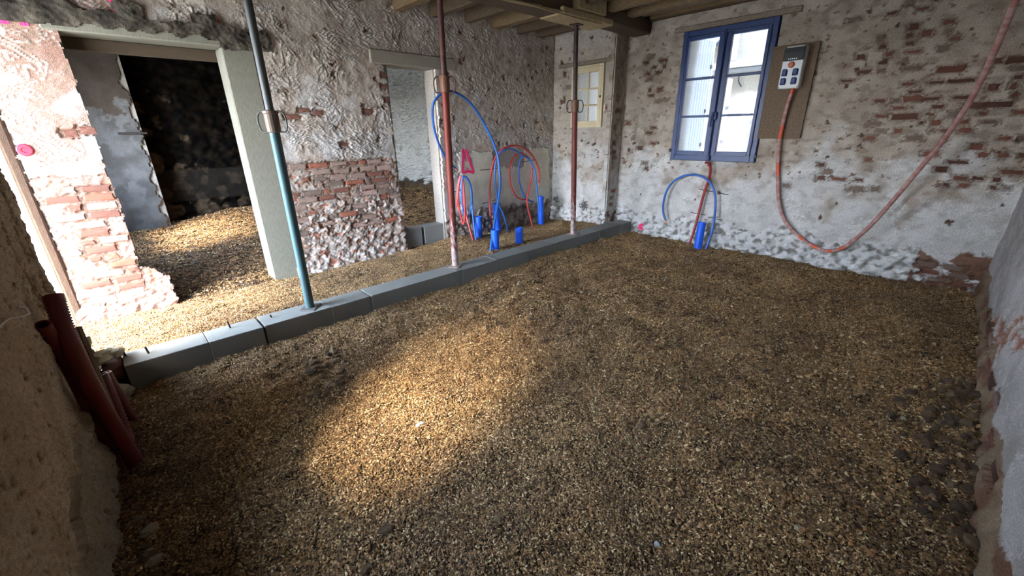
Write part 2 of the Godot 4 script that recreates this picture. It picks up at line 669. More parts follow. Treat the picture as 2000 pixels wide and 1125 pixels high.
func face_north(x: float, y: float) -> Color:
	var wob := n2(x * 16.0, y * 16.0) * 0.014 + n2(x * 5.0, y * 5.0) * 0.012
	var right_of_pier := 0.03
	if y < 0.5:
		right_of_pier = 0.03 + 0.17 * clampf((0.46 - y) / 0.14, 0.0, 1.0) + n2(y * 20.0, 4.0) * 0.02
	if x > right_of_pier + wob * 0.6 and x < 1.24 and y < 2.21:
		return mix3(Color.BLACK, -1.0)
	if x > 2.57 + wob * 1.6 + (0.02 if y < 0.8 else 0.0) and x < 3.22 + wob * 0.4 and y < 2.21:
		return mix3(Color.BLACK, -1.0)
	if x < -0.41 + wob - (0.05 if y < 0.5 else 0.0):
		return mix3(Color.BLACK, -1.0)
	var h := fb(x * 1.3, y * 1.3) * 0.012 + n2(x * 9.0, y * 9.0) * 0.003
	var s := hacked(x, y, -0.95)
	var c := tan_plaster(x, y)
	var on_pier := x < 0.4
	var edge := 1.225 + n2(x * 9.0, 1.0) * 0.014
	if on_pier and y > edge:
		c = c.lerp(L(160, 116, 100), 0.8)  # pink pier plaster; extra darkness in the colour offsets the strong doorway light
	if x < 2.66 and y < edge:      # plaster off: bricks in rough mortar
		var low := clampf((0.86 - y) * 6.0 + fb(x * 3.0, y * 3.0) * 1.4, 0.0, 1.0)
		if on_pier:
			low = clampf((0.34 - y) * 8.0 + fb(x * 3.0, y * 3.0), 0.0, 1.0)
		var lump := ce(x * 13.0, y * 15.0)
		h = -0.016 + n2(x * 24.0, y * 30.0) * 0.006 + fb(x * 9.0, y * 9.0) * 0.008
		c = L(216, 204, 192).lerp(L(190, 166, 150), clampf(0.5 + fb(x * 6.0, y * 6.0) * 1.6, 0, 1))
		var lumps := (0.45 - lump) * 0.007 + fb(x * 7.0, y * 9.0) * 0.022 + fb(x * 30.0, y * 34.0) * 0.008 + 0.002
		h = lerpf(h, lumps, low)
		var white := L(220, 210, 200).lerp(L(172, 146, 130), clampf(0.45 + fb(x * 12.0, y * 14.0) * 2.0, 0, 1))
		c = c.lerp(white, low)
		if on_pier:
			c = c.lerp(L(152, 104, 88), 0.7)  # bare pier mortar also darkened in colour against the doorway light
		if fb(x * 7.0 + 40.0, y * 9.0) > 0.3:
			c = L(194, 132, 108) if n2(x * 3.0, y * 3.0) > -0.1 else L(172, 140, 118)
			h -= 0.006
		if y < 0.22:
			h += (0.22 - y) * 0.25
		return mix3(c, h)
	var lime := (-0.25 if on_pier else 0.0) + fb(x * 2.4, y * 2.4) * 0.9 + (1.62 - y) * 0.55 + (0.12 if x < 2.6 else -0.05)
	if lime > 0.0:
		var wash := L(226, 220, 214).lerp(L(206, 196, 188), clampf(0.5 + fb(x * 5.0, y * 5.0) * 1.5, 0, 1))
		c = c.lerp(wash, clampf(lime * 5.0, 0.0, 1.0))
	c = c.lerp(L(246, 238, 228), clampf(s * 2.0 - 0.75, 0.0, 0.75))
	c = c.lerp(L(150, 128, 110), clampf(fb(x * 6.0 + 90.0, y * 6.0) * 2.4 - 0.55, 0.0, 0.7))
	h += s * s * 0.012
	h += (n2(x * 34.0, y * 34.0)) * 0.0022
	# the beige render near the corner
	if x > 3.5 + wob * 2.0 and x < 5.33 + wob and y < 1.23 + wob and y > 0.38 + wob * 3.0 + (5.3 - x) * 0.06:
		h = 0.012 + fb(x * 3.0, y * 3.0) * 0.004 + s * 0.002
		c = L(242, 236, 216).lerp(L(230, 222, 202), clampf(0.5 + fb(x * 4.0, y * 4.0) * 1.5, 0, 1))
		if x > 4.1 + wob and x < 4.75 and y > 0.98 + wob * 2.0:
			c = L(186, 176, 166)
			h -= 0.008
	elif x > 3.2 and y < 0.4 + fb(x * 4.0, 2.0) * 0.12:
		h += (0.5 - ce(x * 11.0, y * 13.0)) * 0.05
		c = L(180, 166, 152).lerp(L(130, 116, 104), clampf(0.4 + fb(x * 6.0, y * 6.0) * 1.6, 0, 1))
	return mix3(c, h)

func structure_north() -> void:
	var w := group("wall_north")
	tag(w, "hacked plaster and brick wall with two door openings", "wall", "", "structure")
	var br := []
	# bricks laid bare between the openings
	var row := 0
	for k in 11:
		var y := 1.185 - k * 0.069
		var x := 1.27 + (0.11 if k % 2 else 0.0)
		while x < 2.56:
			var wd := rng.randf_range(0.17, 0.225) if rng.randf() < 0.66 else rng.randf_range(0.07, 0.11)
			var bare := 0.92 if k < 5 else 0.8 - 0.07 * (k - 5)
			if rng.randf() < bare and x + wd < 2.6:
				var kind: int = [3, 5, 3, 4, 0, 3, 5, 1, 3][rng.randi() % 9]
				br.append([x + wd / 2, y + rng.randf_range(-0.004, 0.004), wd - 0.012, 0.056, kind, rng.randf_range(0.0, 0.007)])
			x += wd + 0.006
	for k in 15:
		var y := 1.19 - k * 0.069
		var x := -0.38 + (0.1 if k % 2 else 0.0)
		while x < 0.0:
			var wd := 0.2 if rng.randf() < 0.7 else 0.1
			if rng.randf() < 0.72 and x + wd < 0.05:
				var kind: int = [1, 0, 3, 1, 0, 3, 0][rng.randi() % 7]
				br.append([x + wd / 2, y, wd - 0.012, 0.056, kind, rng.randf_range(-0.002, 0.008)])
			x += wd + 0.006
	for q in [[1.62, 1.72, 0.13, 0.05], [1.5, 1.66, 0.16, 0.055], [1.75, 1.7, 0.1, 0.06], [2.3, 1.72, 0.12, 0.05], [1.98, 1.38, 0.1, 0.06], [2.55, 2.1, 0.07, 0.06], [2.53, 1.98, 0.08, 0.06], [2.55, 1.85, 0.07, 0.055], [0.0, 1.55, 0.12, 0.06], [-0.1, 1.53, 0.1, 0.05]]:
		br.append([q[0], q[1], q[2], q[3], 0, 0.004])
	var de := []
	for k in 54:
		var x := rng.randf_range(3.25, 5.35)
		var y := rng.randf_range(1.28, 2.65)
		de.append([x, y, rng.randf_range(0.01, 0.034), rng.randf_range(0.012, 0.026), L(146, 124, 108) if rng.randf() < 0.75 else L(140, 100, 80)])
	for k in 14:
		de.append([rng.randf_range(1.4, 2.5), rng.randf_range(1.4, 2.6), rng.randf_range(0.01, 0.03), 0.012, L(150, 124, 106)])
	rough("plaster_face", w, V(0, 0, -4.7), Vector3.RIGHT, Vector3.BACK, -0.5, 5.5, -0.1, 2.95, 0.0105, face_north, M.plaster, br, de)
	# the masonry behind the faces
	for q in [[-0.42, 0.02, -0.2, 2.95], [0.02, 1.24, 2.24, 2.95], [1.24, 2.6, -0.2, 2.95], [2.6, 3.21, 2.24, 2.95], [3.21, 6.17, -0.2, 2.95]]:
		put("masonry_core", span(V(q[0], q[2], -4.93), V(q[1], q[3], -4.735), 0.0), M.masonry, w)
	# paint marks: a figure like a narrow A with a dot, strokes over the lintel
	var mark := func(pts: Array, r: float) -> void:
		var m := MB.new()
		for k in pts.size() - 1:
			var a := V(pts[k].x, pts[k].y, -4.7)
			var b := V(pts[k + 1].x, pts[k + 1].y, -4.7)
			for s in 6:
				var p := a.lerp(b, s / 6.0)
				var q := a.lerp(b, (s + 1) / 6.0)
				var side := (q - p).normalized().cross(Vector3.BACK) * r
				p.z += face_north(p.x, p.y).a + 0.004
				q.z += face_north(q.x, q.y).a + 0.004
				m.face([p - side, p + side, q + side, q - side], Vector3.BACK)
		put("paint_mark", m.done(), M.paint_pink, w)
	mark.call([Vector2(3.575, 1.27), Vector2(3.54, 0.965), Vector2(3.63, 0.985), Vector2(3.735, 0.955), Vector2(3.62, 1.27)], 0.02)
	mark.call([Vector2(3.6, 1.22), Vector2(3.612, 1.11)], 0.011)
	mark.call([Vector2(3.628, 1.03), Vector2(3.632, 1.01)], 0.014)
	mark.call([Vector2(0.36, 2.46), Vector2(0.40, 2.44), Vector2(0.40, 2.40), Vector2(0.36, 2.385)], 0.016)
	mark.call([Vector2(0.835, 2.41), Vector2(0.93, 2.425), Vector2(1.03, 2.425), Vector2(1.04, 2.39)], 0.012)
	mark.call([Vector2(-0.28, 2.235), Vector2(-0.2, 2.235)], 0.012)
	mark.call([Vector2(-0.15, 2.235), Vector2(-0.11, 2.235)], 0.012)
	# fresh dark mortar packed over the first lintel
	var packed := func(x: float, y: float) -> Color:
		var top := 2.37 + n2(x * 6.0, 3.0) * 0.025 + (0.09 if absf(x - 0.45) < 0.08 + n2(y * 9.0, 1.0) * 0.02 else 0.0) + (0.07 if absf(x - 0.93) < 0.1 else 0.0)
		if x < 0.2:
			top += (0.2 - x) * 0.28
		var bot := 2.262 + n2(x * 8.0, 9.0) * 0.03 if x < 1.0 else 2.2 + n2(x * 20.0, 9.0) * 0.02
		if x < -0.02:
			bot = 2.235
		var right := 1.42 + n2(y * 12.0, 6.0) * 0.02
		if y > top or y < bot or x > right:
			return mix3(Color.BLACK, -1.0)
		var d := 0.018 + fb(x * 6.0, y * 6.0) * 0.02 + n2(x * 30.0, y * 30.0) * 0.005
		return mix3(L(110, 102, 90).lerp(L(78, 72, 64), clampf(0.5 + fb(x * 5.0, y * 5.0) * 1.6, 0, 1)), d)
	rough("mortar_patch", w, V(0, 0, -4.678), Vector3.RIGHT, Vector3.BACK, -0.5, 1.5, 2.18, 2.62, 0.0105, packed, M.plaster)
	# first opening: cast lintel and jamb
	var l := group("trim_1")
	put("lintel", span(V(-0.06, 2.215, -4.92), V(1.27, 2.3, -4.674), 0.008), M.concrete_form, l)
	put("old_timber_lintel", span(V(0.03, 2.13, -5.02), V(1.2, 2.22, -4.935), 0.006), M.old_board, l)
	tag(l, "pale cast concrete lintel over the wide doorway", "lintel", "", "structure")
	var j := put("trim_2", span(V(1.01, -0.1, -4.92), V(1.262, 2.215, -4.682), 0.01), M.concrete_form)
	tag(j, "tall cast concrete jamb with board marks behind the grey blue prop", "jamb", "", "structure")
	# second opening: old concrete lintel, block threshold
	var l2 := put("trim_3", span(V(2.39, 2.205, -4.93), V(3.52, 2.345, -4.68), 0.01), M.concrete)
	tag(l2, "weathered grey lintel over the narrow doorway", "lintel", "", "structure")
	for q in [[2.63, 2.868], [2.908, 3.21]]:
		var b := put("threshold_block", span(V(q[0], -0.05, -4.93), V(q[1], 0.315, -4.76), 0.006), M.block_gray)
		tag(b, "short grey block at the left of the narrow doorway sill" if q[0] < 2.7 else "longer grey block at the right of the narrow doorway sill", "concrete block", "blocks across the narrow doorway")
	# timber post and the reveal of the outer door beyond the pier
	var p := put("trim_4", span(V(-0.475, -0.05, -4.9), V(-0.415, 2.4, -4.7), 0.012), M.post_wood)
	tag(p, "rough brown timber post at the left edge of the brick pier", "post", "", "structure")
	var r := group("wall_northwest")
	put("reveal", span(V(-2.4, -0.2, -4.95), V(-0.5, 2.95, -4.78), 0.0), M.white_reveal, r)
	put("door_frame", span(V(-0.505, -0.05, -4.82), V(-0.478, 2.4, -4.72), 0.004), M.cream_paint, r)
	tag(r, "sunlit white reveal of the outer doorway beyond the pier", "wall", "", "structure")
	var cap := MB.new()
	cap.lathe([Vector2(0, 0.006), Vector2(0.014, 0.006), Vector2(0.018, 0.014), Vector2(0.036, 0.014), Vector2(0.042, 0.008), Vector2(0.043, 0.0)], 20, Transform3D(Basis(Vector3.RIGHT, PI / 2), V(-0.367, 1.421, -4.69)))
	tag(put("wall_cap", cap.done(), M.cap_red), "round red plastic cap on the bright pier beside the timber post", "cap")

# --- the east wall, with the two windows
func face_east(z: float, y: float) -> Color:
	var wob := n2(z * 16.0, y * 16.0) * 0.01
	if z > -2.81 and z < -1.735 and y > 1.085 and y < 2.61:
		return mix3(Color.BLACK, -1.0)
	var h := fb(z * 1.1 + 5.0, y * 1.1) * 0.014 + fb(z * 6.0, y * 6.0) * 0.006 + n2(z * 30.0, y * 30.0) * 0.0018
	var c := L(184, 168, 152).lerp(L(206, 192, 176), clampf(0.5 + fb(z * 3.0, y * 3.0) * 1.4, 0, 1))
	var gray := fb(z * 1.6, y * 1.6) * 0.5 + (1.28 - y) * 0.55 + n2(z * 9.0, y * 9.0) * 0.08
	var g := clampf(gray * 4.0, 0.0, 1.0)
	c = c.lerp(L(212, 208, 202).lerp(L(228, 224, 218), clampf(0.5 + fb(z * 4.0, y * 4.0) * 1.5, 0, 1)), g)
	c = c.lerp(L(150, 134, 118), clampf(fb(z * 5.0 + 33.0, y * 8.0) * 2.2 - 0.2, 0.0, 0.6) * (1.0 - 0.5 * g))
	var fleck := hacked(z + 3.0, y, 0.55 if fb(z * 0.7, y * 0.7) > 0.0 else -0.6) * clampf(fb(z * 2.1 + 70.0, y * 2.6) * 2.0 + 0.1 + g * 0.25, 0.0, 1.0) * (0.35 + 0.65 * g)
	if fleck > 0.34:
		c = c.lerp(L(242, 240, 234), clampf((fleck - 0.3) * 6.0, 0.0, 0.8))
		h += 0.004 * fleck
	if fb(z * 8.0 + 30.0, y * 11.0) > 0.47 and y > 0.9:
		c = L(142, 116, 98)
		h -= 0.006
	if y > 1.145 and y < 1.15:
		h -= 0.006
	var base := 0.3 + fb(z * 2.0, 3.0) * 0.16
	if y < base:
		var lump := ce(z * 11.0, y * 15.0)
		h += (0.45 - lump) * 0.075 + fb(z * 14.0, y * 18.0) * 0.02 + 0.01 + (base - y) * 0.12
		c = L(234, 232, 228).lerp(L(150, 144, 136), clampf(0.25 + fb(z * 9.0, y * 11.0) * 2.2 + (lump - 0.6) * 1.2, 0, 1))
		if z > -0.1 and fb(z * 3.0, y * 4.0) > -0.15:
			c = L(146, 112, 94)
	return mix3(c, h)

func face_pier(z: float, y: float) -> Color:
	if z > -4.335 and z < -3.76 and y > 1.515 and y < 2.36:
		return mix3(Color.BLACK, -1.0)
	var s := hacked(z, y, -0.7)
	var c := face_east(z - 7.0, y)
	var h := c.a + s * s * 0.007
	if s > 0.45:
		c = c.lerp(L(216, 208, 198), 0.55)
	if y > 1.3:
		c = c.lerp(L(196, 184, 170), 0.45)
	return mix3(c, h)

func structure_east() -> void:
	var w := group("wall_east")
	tag(w, "grey limewashed wall with bare brick patches and two windows", "wall", "", "structure")
	var br := []
	# bricks showing through the plaster, thick in a band right of the window board
	var tries := 0
	while br.size() < 120 and tries < 4000:
		tries += 1
		var course := rng.randi() % 24
		var y := 0.95 + course * 0.069
		var z := rng.randf_range(-1.28, 0.38)
		if rng.randf() < 0.32:
			z = rng.randf_range(-3.55, -2.95)
		var dense := clampf(0.5 + fb(z * 1.2 + 9.0, y * 1.5) * 1.6 - absf(y - 1.75) * 0.55, 0.0, 1.0)
		if z < -1.4:
			dense *= 0.4
		if rng.randf() > dense:
			continue
		var wd := rng.randf_range(0.04, 0.12) if rng.randf() < 0.85 else rng.randf_range(0.13, 0.19)
		var clear := true
		for b in br:
			if absf(b[1] - y) < 0.1 and absf(b[0] - z) < (b[2] + wd) / 2.0 + (0.02 if absf(b[1] - y) < 0.03 else -0.06):
				clear = false
		if clear:
			br.append([z, y, wd, rng.randf_range(0.032, 0.06), [0, 2, 2, 5, 0, 2, 5][rng.randi() % 7], rng.randf_range(0.0, 0.006)])
	for q in [[-0.72, 0.86, 0.16, 0.056, 5], [-0.56, 0.87, 0.09, 0.05, 5], [-1.36, 0.84, 0.08, 0.05, 5], [-0.28, 1.95, 0.2, 0.06, 0], [-0.48, 1.72, 0.17, 0.06, 0], [-0.5, 1.56, 0.2, 0.06, 2], [-0.05, 1.64, 0.14, 0.05, 2], [0.14, 1.98, 0.2, 0.06, 2]]:
		br.append([q[0], q[1], q[2], q[3], q[4], 0.002])
	br = br.filter(func(b): return not (b[0] > -3.0 and b[0] < -1.2 and b[1] > 1.0))
	# two skewed courses of bare brick at the foot of the corner
	for k in 3:
		for q in 2:
			br.append([0.1 + q * 0.19 - k * 0.05, 0.04 + k * 0.07, 0.16, 0.05, [5, 0, 5][(k + q) % 3], -0.012])
	var de := []
	for k in 46:
		de.append([rng.randf_range(-3.6, 0.4), rng.randf_range(0.5, 2.75), rng.randf_range(0.008, 0.026), 0.012, L(108, 88, 74)])
	de = de.filter(func(b): return not (b[0] > -2.95 and b[0] < -1.25 and b[1] > 1.0))
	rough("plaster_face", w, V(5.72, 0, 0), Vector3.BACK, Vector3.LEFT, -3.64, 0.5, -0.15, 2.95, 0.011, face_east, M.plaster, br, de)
	var pb := []
	for q in [[-3.7, 1.78, 0.12, 0.06, 2], [-4.52, 1.9, 0.1, 0.06, 2], [-4.42, 2.1, 0.1, 0.05, 5], [-4.5, 2.28, 0.07, 0.07, 2]]:
		pb.append([q[0], q[1], q[2], q[3], q[4], 0.004])
	de = []
	for k in 40:
		de.append([rng.randf_range(-4.6, -3.68), rng.randf_range(1.2, 2.7), rng.randf_range(0.008, 0.026), 0.014, L(112, 92, 78)])
	de = de.filter(func(b): return not (b[0] > -4.4 and b[0] < -3.7 and b[1] > 1.45 and b[1] < 2.42))
	for q in [[-4.02, 0.36, 0.07], [-4.62, 0.4, 0.045]]:      # plugs of dark mortar
		de.append([q[0], q[1], q[2], -0.006, L(104, 102, 98)])
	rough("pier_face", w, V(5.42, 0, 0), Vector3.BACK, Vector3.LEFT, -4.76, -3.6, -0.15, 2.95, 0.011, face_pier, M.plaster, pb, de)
	var sb := []
	for k in 9:
		sb.append([5.57 + rng.randf_range(-0.06, 0.06), [0.4, 0.5, 0.6, 1.1, 1.17, 1.3, 1.52, 1.74, 1.9][k], 0.13, 0.058, [0, 5, 1, 5, 0, 2, 5, 0, 3][k], 0.0])
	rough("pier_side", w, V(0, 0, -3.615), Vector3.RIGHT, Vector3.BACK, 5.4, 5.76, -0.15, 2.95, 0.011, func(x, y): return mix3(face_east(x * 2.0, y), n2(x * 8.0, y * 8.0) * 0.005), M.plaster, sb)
	# masonry round the windows: white reveals face the yard
	for q in [[-3.64, -2.8, -0.2, 2.95], [-1.75, 0.9, -0.2, 2.95], [-2.8, -1.75, -0.2, 1.09], [-2.8, -1.75, 2.605, 2.95]]:
		put("masonry_core", span(V(5.755, q[2], q[0]), V(6.17, q[3], q[1]), 0.0), M.lane_reveal, w)
	for q in [[-4.93, -4.33, -0.2, 2.95], [-3.765, -3.64, -0.2, 2.95], [-4.33, -3.765, -0.2, 1.52], [-4.33, -3.765, 2.355, 2.95]]:
		put("masonry_core", span(V(5.455, q[2], q[0]), V(6.17, q[3], q[1]), 0.0), M.white_reveal, w)
	var pm := MB.new()
	var rim := []
	for k in 9:
		var q := Vector2(-3.13 + cos(TAU * k / 9.0) * (0.05 + 0.015 * sin(k * 2.6)), 0.10 + sin(TAU * k / 9.0) * (0.06 + 0.02 * sin(k * 1.7)))
		rim.append(V(5.72 - face_east(q.x, q.y).a - 0.006, q.y, q.x))
	for k in 9:
		pm.face([V(5.714 - face_east(-3.13, 0.10).a, 0.10, -3.13), rim[k], rim[(k + 1) % 9]], Vector3.LEFT)
	put("paint_mark", pm.done(), M.paint_pink, w)
	tag(put("trim_5", span(V(5.695, 2.612, -2.94), V(5.8, 2.672, -1.55), 0.008), M.weathered), "grey timber lintel over the blue window", "lintel", "", "structure")
	tag(put("trim_6", span(V(5.4, 2.36, -4.6), V(5.5, 2.415, -3.63), 0.008), M.weathered), "thin grey timber lintel over the small cream window", "lintel", "", "structure")
	tag(put("trim_7", span(V(5.66, 2.80, -3.62), V(5.76, 2.88, 0.4), 0.01), M.oak_z), "timber wall plate along the top of the window wall", "wall plate", "", "structure")
	# added unseen wall, made tall to keep sun and sky off the lane
	tag(put("wall_added_blocker", span(V(5.72, 2.95, -5.2), V(6.17, 11.0, 4.0), 0.0), M.masonry), "added tall wall above the window wall, unseen, shading the lane", "wall", "", "structure")

# --- south wall close on the right, west wall close on the left
func face_south(u: float, y: float) -> Color:
	var x := -u
	var h := fb(x * 1.2, y * 1.2) * 0.02 + fb(x * 5.0, y * 5.0) * 0.007 + n2(x * 26.0, y * 26.0) * 0.002
	var c := L(190, 186, 182).lerp(L(210, 206, 204), clampf(0.5 + fb(x * 2.6, y * 2.6) * 1.5, 0, 1))
	if fb(x * 5.0, y * 8.0) > 0.3:
		c = L(216, 214, 212)
	# plaster fallen off in a slanting strip
	var d := (x - 3.1) * 0.42 + (y - 0.55)
	if absf(d + fb(x * 4.0, y * 4.0) * 0.12) < 0.12 and x < 4.6 and x > 2.2 and fb(x * 9.0, y * 9.0) > -0.25:
		h -= 0.014
		c = L(168, 116, 96).lerp(L(190, 150, 132), clampf(0.5 + n2(x * 20.0, y * 20.0), 0, 1))
	var base := 0.16 + n2(x * 1.5, 1.0) * 0.08
	if y < base:
		c = L(158, 140, 116).lerp(L(130, 98, 80), clampf(0.3 + fb(x * 3.0, y * 4.0) * 2.0, 0, 1))
		h += (base - y) * 0.15 + (0.5 - ce(x * 9.0, y * 9.0)) * 0.02
	return mix3(c, h)

func face_west(u: float, y: float) -> Color:
	var z := -u
	var wob := n2(z * 14.0, y * 14.0) * 0.02 + n2(3.0, y * 4.0) * 0.05
	if z < -3.2 + wob and y > 0.42:
		return mix3(Color.BLACK, -1.0)
	if z < -3.45 + wob * 1.5:
		return mix3(Color.BLACK, -1.0)
	if z > -1.54 and z < -0.96 and y > 0.95 and y < 2.3:
		return mix3(Color.BLACK, -1.0)
	var h := fb(z * 1.4, y * 1.4) * 0.025 + fb(z * 7.0, y * 5.0) * 0.008 + fb(z * 22.0, y * 22.0) * 0.009 + fb(z * 70.0, y * 70.0) * 0.0035
	var c := L(208, 188, 160).lerp(L(226, 208, 182), clampf(0.5 + fb(z * 3.0, y * 3.0) * 1.5, 0, 1))
	c = c.lerp(L(178, 154, 126), clampf(fb(z * 38.0, y * 38.0) * 2.0, 0.0, 0.6))
	if fb(z * 14.0, y * 14.0) > 0.4:
		c = L(140, 110, 84)
		h -= 0.009
	if z < -2.6 and fb(z * 9.0, y * 2.4) > 0.12:
		h -= 0.022
		c = L(158, 132, 106)
	if y < 0.35 + n2(z * 3.0, 0.0) * 0.1:
		c = c.lerp(L(150, 140, 122), 0.6)
		h += (0.5 - ce(z * 8.0, y * 8.0)) * 0.03 + 0.02
	return mix3(c, h)

func structure_south_west() -> void:
	var s := group("wall_south")
	tag(s, "pale scraped plaster wall along the right edge of the room", "wall", "", "structure")
	var br := []
	for k in 8:
		br.append([-(4.6 - k * 0.32), 0.1 + 0.03 * (k % 3), 0.19, 0.056, [0, 2, 3][k % 3], -0.012])
	rough("plaster_face", s, V(0, 0, 0.42), Vector3.LEFT, Vector3.FORWARD, -5.8, 0.9, -0.15, 2.95, 0.0135, face_south, M.plaster, br)
	put("masonry_core", span(V(-0.9, -0.2, 0.46), V(6.17, 2.95, 0.9), 0.0), M.masonry, s)
	var w := group("wall_west")
	tag(w, "brown earthy plaster wall close on the left, broken off at the outer doorway", "wall", "", "structure")
	var de := []
	for k in 26:
		de.append([rng.randf_range(0.9, 3.1), rng.randf_range(0.1, 1.4), rng.randf_range(0.003, 0.008), 0.008, L(110, 84, 62)])
	rough("plaster_face", w, V(-0.35, 0, 0), Vector3.FORWARD, Vector3.RIGHT, 0.85, 3.7, -0.15, 1.6, 0.006, face_west, M.earth, [], de)
	rough("upper_plaster", w, V(-0.35, 0, 0), Vector3.FORWARD, Vector3.RIGHT, 0.85, 3.7, 1.595, 2.95, 0.015, face_west, M.earth)
	rough("rear_plaster", w, V(-0.35, 0, 0), Vector3.FORWARD, Vector3.RIGHT, -0.5, 0.855, -0.15, 2.95, 0.015, face_west, M.earth)
	for q in [[-3.14, -1.54, -0.2, 2.95], [-0.96, 0.9, -0.2, 2.95], [-1.54, -0.96, -0.2, 0.95], [-1.54, -0.96, 2.3, 2.95], [-4.75, -3.14, 2.3, 2.95], [-3.4, -3.14, -0.2, 0.4]]:
		put("masonry_core", span(V(-0.8, q[2], q[0]), V(-0.385, q[3], q[1]), 0.0), M.masonry, w)

# --- the sooty room beyond
func structure_back_room() -> void:
	var gray := func(x: float, y: float) -> Color:
		if x > 0.56 + n2(1.0, y * 4.0) * 0.05 and x < 0.8:
			return mix3(Color.BLACK, -1.0)
		var h := fb(x * 1.4, y * 1.4) * 0.02 + n2(x * 14.0, y * 14.0) * 0.003
		var c := L(100, 97, 94).lerp(L(124, 122, 120), clampf(0.5 + fb(x * 2.2, y * 2.2) * 1.8, 0, 1))
		if fb(x * 3.0 + 50.0, y * 3.0) > 0.3:
			c = L(124, 122, 120)
		if y > 1.9 + fb(x * 2.0, y * 2.0) * 0.4:
			c = c.lerp(L(84, 70, 58), 0.8)
		return mix3(c, h)
	var black := func(x: float, y: float) -> Color:
		var lump := ce(x * 7.0, y * 10.0)
		var h := (0.5 - lump) * 0.05 + fb(x * 2.0, y * 2.0) * 0.03
		var c := L(21, 18, 16).lerp(L(36, 31, 27), clampf(0.3 + fb(x * 5.0, y * 5.0) * 1.5, 0, 1))
		var clean := fb(x * 2.6 + 11.0, y * 2.6) + (1.35 - y) * 0.35 + absf(x - 1.5) * 0.5 - 0.38
		if clean > 0.12:
			c = c.lerp(L(96, 80, 64).lerp(L(66, 56, 46), clampf(0.5 + fb(x * 7.0, y * 7.0) * 1.5, 0, 1)), clampf((clean - 0.12) * 6.0, 0, 1))
		if y < 0.95 and y > 0.42:
			h = (0.4 - absf(fposmod(y, 0.065) / 0.065 - 0.5)) * 0.03 + fb(x * 6.0, y * 3.0) * 0.015
			c = c.lerp(L(56, 51, 46), 0.6)
		return mix3(c, h)
	var w := group("wall_rear")
	tag(w, "soot blackened masonry recess of the room beyond the wide doorway", "wall", "", "structure")
	rough("plaster_face", w, V(0, 0, -8.9), Vector3.RIGHT, Vector3.BACK, -0.4, 0.62, -0.1, 2.95, 0.024, gray, M.plaster)
	rough("sooty_face", w, V(0, 0, -9.3), Vector3.RIGHT, Vector3.BACK, 0.5, 3.3, -0.1, 2.95, 0.02, black, M.soot)
	put("masonry_core", span(V(-0.9, -0.2, -9.3), V(0.6, 2.95, -8.935), 0.0), M.masonry, w)
	put("masonry_core", span(V(0.5, -0.2, -9.8), V(3.4, 2.95, -9.36), 0.0), M.mortar, w)
	put("masonry_core", span(V(3.2, -0.2, -10.6), V(3.4, 2.95, -9.2), 0.0), M.masonry, w)
	put("masonry_core", span(V(3.4, -0.2, -10.9), V(6.2, 2.95, -10.5), 0.0), M.masonry, w)
	var e := group("wall_northeast")
	tag(e, "grey rendered wall seen through the narrow doorway", "wall", "", "structure")
	rough("plaster_face", e, V(5.55, 0, 0), Vector3.BACK, Vector3.LEFT, -10.6, -4.9, -0.1, 2.95, 0.026, func(z, y):
		var c: Color = gray.call(z, y)
		c = c.lerp(L(186, 184, 176), 0.7)
		c = c.lerp(L(206, 204, 198), hacked(z, y, 1.2) * 0.5)
		if y < 0.5 + fb(z * 3.0, 1.0) * 0.12:
			return mix3(L(92, 76, 60), -0.01 + (0.5 - ce(z * 8.0, y * 8.0)) * 0.06)
		return mix3(c, c.a), M.plaster)
	put("masonry_core", span(V(5.6, -0.2, -10.6), V(6.17, 2.95, -4.93), 0.0), M.masonry, e)
	var x := group("wall_farwest")
	tag(x, "outer wall of the back room with its window opening", "wall", "", "structure")
	for q in [[-9.3, -8.3, -0.2, 2.95], [-6.5, -4.93, -0.2, 2.95], [-8.3, -6.5, -0.2, 0.9], [-8.3, -6.5, 2.3, 2.95]]:
		put("masonry_core", span(V(-0.8, q[2], q[0]), V(-0.4, q[3], q[1]), 0.0), M.masonry, x)
	var rod := put("iron_bar", box(V(0.48, 1.55, -8.88), V(0.34, 0.03, 0.05), 0.004), M.iron)
	tag(rod, "short dark iron bar sticking out of the grey wall in the back room", "iron bar")

